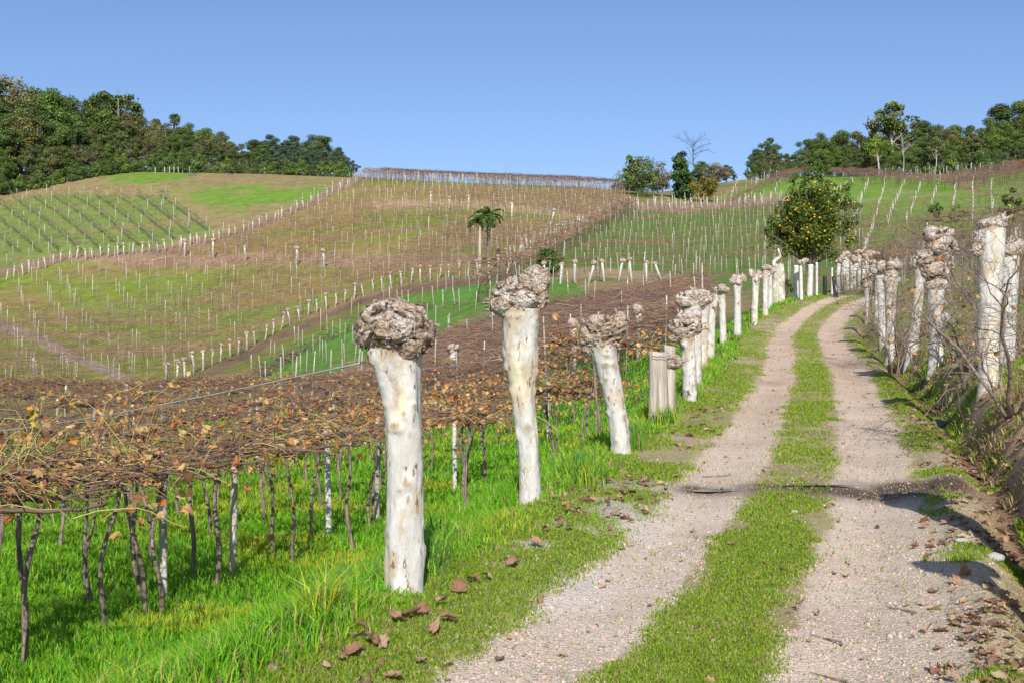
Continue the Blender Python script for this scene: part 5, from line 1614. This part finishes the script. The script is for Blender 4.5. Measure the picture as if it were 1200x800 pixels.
o = mk('orange_fruits_behind', V, fs, M_ORANGE, ot); o['kind'] = 'stuff'
# palms
def palm(u, d, vtop, vfoot, r0, label, seed, dark, lean):
    p = gp(u, d); vb = proj(*p)[1]
    h = (vb - vtop) * d / F
    o = thing('palm_tree', p, label, 'palm')
    r = np.random.default_rng(seed)
    t = np.linspace(0, 1, 14)
    hh = h * .83
    P = np.stack([lean * h * t ** 1.4, 0 * t, -.2 + (hh + .2) * t], 1)
    V, fs = tubes(P, r0 * (1.25 - .35 * t + .05 * np.sin(t * 60)), 10); mk('trunk', V, fs, M_TRUNKDARK if dark else M_POSTWOOD, o)
    top = P[-1]
    for k in range(19):
        a = k * 2.399 + r.normal(0, .2); el = r.uniform(-.2, 1.35)
        L = h * r.uniform(.23, .30)
        m = 9; s = np.linspace(0, 1, m)
        el_s = el - (1.5 + .5 * r.random()) * s ** 1.2
        step = L / (m - 1)
        dx = np.cumsum(np.cos(el_s)) * step; dz = np.cumsum(np.sin(el_s)) * step
        dx -= dx[0]; dz -= dz[0]
        rc = np.stack([np.cos(a) * dx, np.sin(a) * dx, dz], 1) + top
        V0, F0 = tubes(rc, np.linspace(.05, .015, m), 4, False)
        nlf = 46
        q = r.uniform(.08, 1, nlf); side = np.where(np.arange(nlf) % 2, 1, -1)
        bp = np.stack([np.interp(q, s, rc[:, j]) for j in range(3)], 1)
        sd = np.stack([-np.sin(a) * side, np.cos(a) * side, np.zeros(nlf)], 1)
        fw = np.array([np.cos(a), np.sin(a), 0])
        ld = norm(sd + .5 * fw + np.stack([0 * q, 0 * q, r.uniform(-.9, .25, nlf)], 1))
        ll = L * .26 * (1.1 - .6 * q)
        w = np.array([0, 0, .07])
        Vl = np.stack([bp - w, bp + w, bp + ld * (ll * .6)[:, None] + w * .8 - [0, 0, .03], bp + ld * ll[:, None] - np.array([0, 0, .25]) * (ll[:, None])], 1).reshape(-1, 3)
        b4 = np.arange(nlf)[:, None] * 4
        Fl = [np.concatenate([b4 + np.array([0, 1, 2]), b4 + np.array([0, 2, 3])])]
        V, fs, col = join([(V0, F0, np.array([[.12, .15, .04]])), (Vl, Fl, per(pick([(.07, .13, .025), (.10, .17, .035), (.05, .09, .02)], nlf, None, .2, r), 4))])
        mk('frond', V, fs, M_TREE, o, col=col)
    nh = 14
    Q = curvy(nh, 5, np.tile(top[None], (nh, 1)), norm(np.stack([r.normal(0, .5, nh), r.normal(0, .5, nh), -np.ones(nh)], 1)), r.uniform(.10, .2, nh) * h, .1, r)
    V, fs = tubes(Q, np.linspace(.10, .03, 5), 4, False); mk('dead_skirt', V, fs, M_CANEF, o, col=np.array([[.20, .14, .08]]))
    return o
palm(562, 128, 246, 312, .17, 'palm with the pale grey trunk, left of the two', 601, False, .012)
palm(571.5, 130, 240, 312, .19, 'palm with the dark trunk and fuller crown, right of the two', 602, True, .03)
single('c', [(.065, .135, .02), (.095, .18, .03), (.05, .10, .02)], 408, 645, 112, 291, 'small round bright green tree just above the second pollard head', 31, base=.22, nl=20, leaves=3800, ls=.05, trunk=.03)
single('c', [(.055, .095, .015), (.09, .13, .02), (.05, .08, .015), (.30, .17, .01)], 409, 1030, 68, 297, 'citrus bush with a few yellow fruits behind the right bank pollards', 34, base=.02, nl=18, leaves=5000, ls=.05, name='citrus_bush')
single('c', GREENS['mid'], 410, 1098, 165, 236, 'dark green shrub among the far right vine rows, left of its neighbour', 20, base=0, nl=10, leaves=1200, ls=.08, name='bush')
single('c', GREENS['mid'], 411, 1122, 160, 240, 'dark green shrub among the far right vine rows, right of its neighbour', 22, base=0, nl=10, leaves=1200, ls=.08, name='bush')
single('c', GREENS['mid'] + GREENS['olive'], 412, 1188, 150, 219, 'dark rounded shrub at the right edge above the terrace vines', 26, base=0, nl=12, leaves=1500, ls=.07, name='bush')
single('c', GREENS['dry'], 413, 988, 64, 303, 'dry straw-coloured shrub beyond the orange tree', 50, base=.0, nl=16, leaves=1500, ls=.02, name='bush')
single('c', GREENS['dry'], 414, 657, 106, 320, 'brown dead bush below the small round green tree', 26, base=.0, nl=10, leaves=600, ls=.05, name='bush')
single('c', GREENS['dark'] + GREENS['olive'], 415, 922, 58, 325, 'dark undergrowth clump under the orange tree', 22, base=.0, nl=8, leaves=900, ls=.05, name='bush')
# dark snag beside the palms
wood_o = thing('tree_stump', gp(582, 127), 'dark broken stump right of the palms', 'stump')
V, fs, kn = trunk_mesh([(0, 0, -.2), (0, 0, .8), (.1, 0, 1.6), (.25, 0, 2.1)], [.32, .25, .25, .14], 93, 4, 14, 24, .14); mk('trunk', V, fs, M_POSTDARK, wood_o)
# dark hump and rocks on the pasture
for u, v, w, lab in ((226, 206, 9, 'dark round rock on the tan pasture below the left wood'), (270, 206, 7, 'smaller dark rock on the pasture, right of the round one')):
    p = hit(u, v); s_ = w * p[1] / F / 2
    V = ICO[3][0] * np.array([1, .8, .62]); V = V * (1 + .25 * fbm(V * 2, 3, int(u)))[:, None] * s_
    tag(mk('field_rock', V, [ICO[3][1]], M_ROCK, loc=p), lab, 'rock')
# fence posts on the pasture skyline
V, fs = tubes(np.array([[0, 0, -.2], [0, 0, 1.5]]), .07, 6); fpst = mk('fence_post', V, fs, M_WHITEPOST)
for k, u in enumerate([182, 193, 199, 204, 209, 214, 222, 310, 323]):
    o = fpst.copy(); C.objects.link(o); d = 257; o.location = gp(u, d); tag(o, 'tiny pale fence post on the pasture skyline before the left wood', 'post', 'fence posts on the pasture skyline')
bpy.data.objects.remove(fpst)
for ps in TP.values():
    for p in ps: drop(p)
# ------------------------------------------------------------------ grass
def blades(name, P, h, w, lean, cols, label, mat=M_GRASS, bendy=.5):
    n = len(P)
    a = rng.uniform(0, 2 * math.pi, n)
    la = rng.uniform(0, 2 * math.pi, n)
    wx, wy = np.cos(a) * w / 2, np.sin(a) * w / 2
    lx, ly = np.cos(la) * lean * h, np.sin(la) * lean * h
    z = np.zeros(n)
    v = lambda sx, lf, zf: np.stack([P[:, 0] + sx * wx + lx * lf, P[:, 1] + sx * wy + ly * lf, P[:, 2] + h * zf], 1)
    zt = 1 - bendy * np.clip(lean, 0, 1) * .6
    V = np.stack([v(-1, 0, -.05), v(1, 0, -.05), v(.75, .28, .55), v(-.75, .28, .55), v(0, 1, zt)], 1).reshape(-1, 3)
    b_ = np.arange(n)[:, None] * 5
    cc = np.repeat(cols, 5, 0).reshape(n, 5, 3)
    o = mk(name, V, [b_ + np.array([0, 1, 2, 3]), b_ + np.array([3, 2, 4])], mat, col=cc.reshape(-1, 3))
    return tag(o, label, 'grass', kind='stuff')
def sample(bands, o0, o1, u0=-60, u1=1260):
    out = []
    for y0, y1, dens in bands:
        y = rng.uniform(y0, y1, int(dens * (y1 - y0) * (o1 - o0)))
        off = rng.uniform(o0, o1, len(y))
        x = xc(y) + off
        u = 600 + F * x / y
        m = (u > u0) & (u < u1)
        out.append(np.stack([x[m], y[m], off[m]], 1))
    return np.concatenate(out)
LUSH = [(.155, .40, .018), (.20, .45, .022), (.11, .30, .025), (.27, .48, .025), (.36, .50, .03)]
# tall lush grass under the pergola and on the slope below the pollards
q = sample([(4.2, 7, 3400), (7, 10, 2800), (10, 14, 1800), (14, 20, 900), (20, 28, 420), (28, 38, 200), (38, 56, 90)], -30, -1.75)
x, y, off = q.T
e = .25 * n2(x, y, 1.3, 3, 60)
edge = smooth(-1.85, -2.35, off + e)
dens = n2(x, y, .9, 3, 81) * .5 + .5
keep = rng.random(len(x)) < edge * np.clip(.5 + dens, 0, 1) * np.where(off < -6.5, .8, 1)
x, y, off, dens, edge = x[keep], y[keep], off[keep], dens[keep], edge[keep]
z = H(x, y)
h = rng.uniform(.08, .21, len(x)) * (.55 + .8 * dens) * (1 + .25 * smooth(-4, -2.5, off)) * (.5 + .5 * edge)
for pu, pd in ((474, 7.15), (623, 10.3), (728.5, 13.1), (773, 16.5), (808, 19)):      # trodden, shorter grass at the feet of the trunks
    bx, by = (pu - 600) / F * pd, pd
    h = h * (1 - .62 * np.exp(-(((x - bx * .97) / .38) ** 2 + ((y - by + .35) / .55) ** 2)))
w = np.clip(.006 + .0007 * y, .007, .045) * rng.uniform(.7, 1.3, len(x))
col = pick(LUSH, len(x), [4, 4, 3, 2, 1], .2)
yl = smooth(.5, .75, n2(x, y, .55, 3, 82) * .5 + .5)[:, None] * (rng.random((len(x), 1)) < .55)
col = col * (1 - yl) + yl * np.array([[.46, .48, .04]])
dry = (rng.random(len(x)) < .035 + .10 * smooth(-3.2, -2.2, off))[:, None]
col = np.where(dry, np.array([[.46, .38, .16]]), col)
print('tall grass', len(x))
blades('tall_grass', np.stack([x, y, z], 1), h, w, rng.uniform(.1, .75, len(x)), col, 'lush bright green grass under the vines and below the pollards')
# taller tufts along the foot of the pollards
cent = sample([(4.5, 9, 3.0), (9, 20, 2.2), (20, 45, 1.0)], -3.1, -2.0)
for pu, pd in ((474, 7.15), (623, 10.3), (728.5, 13.1)):
    cent = cent[np.hypot((cent[:, 0] - (pu - 600) / F * pd * .97) / .4, (cent[:, 1] - pd + .4) / .7) > 1]
tx, ty, th, tc = [], [], [], []
for cx_, cy_, co_ in cent:
    k = int(rng.integers(30, 75)); s_ = rng.uniform(.05, .14)
    tx.append(rng.normal(cx_, s_, k)); ty.append(rng.normal(cy_, s_, k)); th.append(rng.uniform(.16, .42, k) * rng.uniform(.7, 1.1))
    base_c = [(.10, .27, .035), (.17, .36, .03), (.40, .46, .04), (.09, .23, .06)][int(rng.integers(4))]
    tc.append(pick([base_c, (.20, .36, .03), (.50, .43, .14)], k, [5, 2, .5], .2))
x, y, h, col = np.concatenate(tx), np.concatenate(ty), np.concatenate(th), np.concatenate(tc)
blades('grass_tufts', np.stack([x, y, H(x, y)], 1), h, np.clip(.007 + .0006 * y, .008, .03), rng.uniform(.15, .8, len(x)), col, 'longer grass tufts round the feet of the left pollards')
# short turf: centre strip, verges, right bank, terrace
TURF = [(.20, .33, .018), (.26, .38, .022), (.15, .26, .02), (.36, .38, .06)]
q = sample([(4.6, 6.5, 17000), (6.5, 9, 13000), (9, 13, 7500), (13, 19, 3400), (19, 28, 1500), (28, 40, 700), (40, 57, 320)], -2.6, 2.2)
x, y, off = q.T
e1 = .16 * n2(x, y, 1.6, 4, 60); e2 = .10 * n2(x, y, 5, 3, 61)
pat = n2(x, y, 1.1, 4, 83) * .5 + .5
pf = n2(x, y, 3.2, 3, 87) * .5 + .5
strip = smooth(.46, .22, np.abs(off + .05) + 1.3 * e1 + e2) * smooth(.33, .54, pat * .6 + pf * .4 + .05 * smooth(14, 22, y) + .10 * smooth(11, 8, y) - .03 * smooth(11, 13, y))
vl = smooth(1.05, 1.4, -off + e1 + e2) * smooth(.33, .50, pat * .65 + pf * .35 + .12 * smooth(9, 6, y) * 1.0 - .05 * smooth(9, 14, y))
vr = smooth(1.15, 1.5, off + e1 + e2) * smooth(.50, .62, pat - .05 * smooth(10, 7, y) + .12 * smooth(13, 20, y))
wet = np.abs(y - 11.1) < np.where(off > .1, .55, .28)
pr_ = np.clip(strip + vl + vr, 0, 1) * np.where(wet, .1, 1) + .012
keep = rng.random(len(x)) < pr_
x, y, off, pat = x[keep], y[keep], off[keep], pat[keep]
h = rng.uniform(.012, .042, len(x)) * (.6 + .7 * pat) * (1 + .9 * smooth(-1.5, -2.3, off))
w = np.clip(.003 + .0006 * y, .005, .035)
col = pick(TURF, len(x), [4, 3, 3, 2], .22)
br = (rng.random(len(x)) < .07 + .10 * (1 - pat))[:, None]
col = np.where(br, np.array([[.40, .32, .16]]), col)
print('turf', len(x))
blades('short_turf', np.stack([x, y, H(x, y)], 1), h, w, rng.uniform(.2, 1.0, len(x)), col, 'short green turf between the wheel tracks and on the verges')
q = sample([(5, 9, 2600), (9, 14, 2000), (14, 20, 1200), (20, 30, 550), (30, 45, 250)], 2.0, 14, -60, 2300)
x, y, off = q.T
pat = n2(x, y, 1.3, 4, 84) * .5 + .5
keep = rng.random(len(x)) < smooth(.44, .60, pat + .17 * smooth(3.5, 6, off))
x, y, off, pat = x[keep], y[keep], off[keep], pat[keep]
dryp = (n2(x, y, .8, 3, 85) * .5 + .5)
col = pick([(.19, .33, .03), (.28, .40, .035), (.36, .44, .04), (.14, .24, .03)], len(x), [3, 3, 2, 2], .2)
dd = (rng.random(len(x)) < smooth(.42, .62, dryp) * .85)[:, None]
col = np.where(dd, pick([(.44, .34, .19), (.34, .25, .14)], len(x), None, .2), col)
print('bank grass', len(x))
blades('bank_grass', np.stack([x, y, H(x, y)], 1), rng.uniform(.04, .15, len(x)), np.clip(.006 + .0007 * y, .007, .035), rng.uniform(.3, 1.1, len(x)), col, 'patchy green and straw grass on the right bank')
# far grass: a fine nap of tufts so the near slopes are not bare sheets
# ------------------------------------------------------------------ stones, leaves, twigs
VT, FT = ICO[1]
vt = VT * np.array([1, .8, .55])
q = sample([(4.4, 6.5, 1500), (6.5, 9, 700), (9, 13, 220), (13, 20, 40)], -1.9, 1.9)
x, y, off = q.T
m = rng.random(len(x)) < np.where(np.abs(np.abs(off) - .8) < .42, 1, .4)
x, y, off = x[m], y[m], off[m]; n = len(x)
s_ = np.exp(rng.normal(math.log(.0052), .42, n)).clip(.002, .017) * (1 + .02 * y)
gx_ = n2(x, y, 3, 2, 12)[:, None] * .06
V, fs = scatter(vt + .0, [FT], np.stack([x, y, H(x, y) + s_ * .15], 1), rotm(n, None), s_)
V += 0
tag(mk('gravel_stones', V, fs, M_STONE, col=per(pick([(.50, .39, .32), (.53, .43, .37), (.40, .30, .24), (.24, .18, .15), (.52, .36, .27), (.56, .50, .46)], n, [4, 3, 3, 1.6, 3, .4], .1), len(vt)), smooth_=False), 'small pinkish-grey gravel stones on the wheel tracks', 'gravel', kind='stuff')
print('stones', n)
BROWN = np.array([(.30, .18, .11), (.38, .24, .15), (.24, .13, .09), (.45, .31, .20), (.20, .12, .085)])
# leaf litter, small pieces
def litter(name, pts, size, cols, label, w=None):
    parts = []
    for (LV, LF), ids in zip(CRUMP, np.array_split(rng.permutation(len(pts)), 4)):
        k = len(ids)
        V, fs = scatter(LV, LF, pts[ids], rotm(k, .6), rng.uniform(size[0], size[1], k))
        parts.append((V, fs, per(pick(cols, k, w, .22), len(LV))))
    V, fs, col = join(parts)
    return tag(mk(name, V, fs, M_DEADLEAF, col=col), label, 'leaf litter', kind='stuff')
q = sample([(4.6, 7, 190), (7, 10, 140), (10, 14, 90), (14, 24, 45)], 1.15, 4.6)
x, y, off = q.T
m = rng.random(len(x)) < smooth(1.1, 1.6, off) * smooth(.35, .6, n2(x, y, .9, 3, 91) * .5 + .55)
x, y = x[m], y[m]
litter('leaf_litter', np.stack([x, y, H(x, y) + .012], 1), (.03, .09), BROWN, 'brown fallen leaves in the ditch and along the right verge')
q = sample([(4.6, 7.5, 40), (7.5, 12, 40), (12, 20, 14)], -2.7, -1.2)
x, y, off = q.T
m = rng.random(len(x)) < smooth(.4, .6, n2(x, y, .8, 3, 92) * .5 + .5)
x, y = x[m], y[m]
litter('verge_leaf_litter', np.stack([x, y, H(x, y) + .02], 1), (.04, .10), BROWN, 'brown fallen leaves along the left verge')
q = sample([(4.6, 9, 5), (9, 20, 3.5), (20, 45, 1.2)], -1.3, 1.3)
x, y, off = q.T
litter('track_leaf_litter', np.stack([x, y, H(x, y) + .012], 1), (.025, .06), BROWN, 'scattered bits of dead leaf on the track')
# single big plane leaves
lv = []
for k, (LV, LF) in enumerate(CRUMP):
    parts = [(LV, LF, np.array([[(.33, .19, .12), (.38, .23, .15), (.28, .15, .09), (.40, .27, .18)][k]]))]
    V0, F0 = tubes(np.array([[0, -.05, 0], [0, -.3, .03], [.05, -.6, .08]]), [.012, .01, .008], 5)
    parts.append((V0, F0, np.array([[.30, .2, .12]])))
    V, fs, col = join(parts)
    lv.append(mk('dead_leaf', V, fs, M_DEADLEAF, col=col))
LABL = 'large curled brown leaf on the left verge near the first two pollards'
for (u, v) in ((402, 785), (418, 778), (436, 770), (447, 768), (468, 742), (483, 738), (497, 733), (515, 722), (519, 716), (523, 741), (508, 752), (556, 698), (570, 694), (536, 705), (601, 678), (627, 660), (640, 645), (655, 640), (668, 642), (712, 578), (695, 585), (604, 680), (660, 612), (735, 555), (750, 548)):
    d = F * 1.63 / (v - 400) if v > 600 else 11.0
    p = gp(u, d)
    o = lv[int(rng.integers(4))].copy(); C.objects.link(o)
    o.location = p + np.array([0, 0, .05]); s_ = rng.uniform(.07, .12); o.scale = (s_, s_, s_); o.rotation_euler = (rng.normal(0, .5), rng.normal(0, .5), rng.uniform(0, 6.28))
    tag(o, LABL if d < 9 else 'large brown leaf on the left verge near the third pollard', 'leaf', 'large fallen leaves on the left verge')
for (u, v) in ((1085, 633), (1072, 652), (1092, 655), (1120, 690), (1130, 685), (1104, 788), (1118, 792), (1160, 770), (1085, 738), (1165, 655), (1180, 700), (1010, 545), (1050, 595), (1147, 610), (1172, 622), (1128, 605)):
    d = F * 1.62 / (v - 400) if v > 600 else 10.6
    p = gp(u, d)
    o = lv[int(rng.integers(4))].copy(); C.objects.link(o)
    o.location = p + np.array([0, 0, .03]); s_ = rng.uniform(.06, .10); o.scale = (s_, s_, s_); o.rotation_euler = (rng.normal(0, .4), rng.normal(0, .4), rng.uniform(0, 6.28))
    tag(o, 'large curled brown leaf lying by the right wheel track and ditch', 'leaf', 'large fallen leaves on the right verge')
for o in lv: bpy.data.objects.remove(o)
def twig(u, v, L, a, label):
    d = F * 1.66 / (v - 400); p = gp(u, d)
    t = np.linspace(0, 1, 8)
    P = np.stack([np.cos(a) * L * (t - .5) + .02 * np.sin(t * 7), np.sin(a) * L * (t - .5) + .015 * np.cos(t * 9), .008 + .006 * np.sin(t * 5)], 1)
    V, fs = tubes(P, np.linspace(.007, .003, 8), 6)
    t2 = np.linspace(0, 1, 4)[:, None]
    V2, F2 = tubes(P[4][None] + t2 * np.array([[np.cos(a + .8) * L * .3, np.sin(a + .8) * L * .3, .015]]), [.004, .003, .003, .002], 5)
    V, fs, _ = join([(V, fs, None), (V2, F2, None)])
    tag(mk('twig', V, fs, M_VINEBARK, loc=p), label, 'twig')
twig(971, 748, .26, 1.9, 'thin brown twig on the right wheel track, upper of the two')
twig(973, 788, .24, 2.1, 'thin brown twig on the right wheel track, lower of the two')
twig(1057, 718, .26, 2.0, 'dark twig at the right edge of the wheel track')
twig(850, 585, .55, .35, 'long thin twig across the left wheel track before the puddle')
# pale stones and clod
def stone(u, d, s, c, label, name='stone'):
    V = ICO[3][0] * np.array([1.2, .9, .6]); V = V * (1 + .3 * fbm(V * 1.7 + u, 3, int(u)))[:, None] * s
    tag(mk(name, V, [ICO[3][1]], M_STONE, col=np.array([c]), loc=gp(u, d) + np.array([0, 0, s * .2])), label, 'stone')
stone(1128, 8.6, .045, (.40, .37, .34), 'pale stone half in shadow on the right verge')
stone(1165, 8.2, .06, (.40, .37, .34), 'flat pale stone at the right edge among leaves')
stone(1100, 17.3, .16, (.16, .14, .13), 'dark flat stone on the bank left of the thick pollard')
stone(932, 9.9, .03, (.42, .38, .33), 'small pale stone in the turf strip before the puddle')
stone(496, 6.6, .04, (.42, .40, .37), 'small white stone in the verge grass below the nearest pollard')
# water standing in the hollow across the track and in the ditch
def puddle(cx_, cy_, a, b_, label, lift, seed):
    t = np.linspace(0, 2 * math.pi, 40, endpoint=False)
    rr = 1 + .25 * np.sin(t * 2 + seed) + .15 * np.sin(t * 3 + seed * 2)
    X = cx_ + a * rr * np.cos(t); Y = cy_ + b_ * rr * np.sin(t)
    z = h1(cx_, cy_) + lift
    V = np.stack([np.append(X, cx_), np.append(Y, cy_), np.full(41, z)], 1)
    i = np.arange(40)
    o = mk('puddle', V, [np.stack([np.full(40, 40), i, (i + 1) % 40], 1)], M_WATER); o['kind'] = 'structure'
y_ = 11.1
puddle(float(xc(y_)) - .70, y_, .30, .12, '', .012, 1)
puddle(float(xc(y_)) + .25, y_ + .05, .3, .05, '', .012, 2)
puddle(float(xc(12.6)) + 1.98, 12.7, .09, .3, '', .03, 4)
bpy.context.view_layer.update()
print('objects', len(bpy.data.objects))
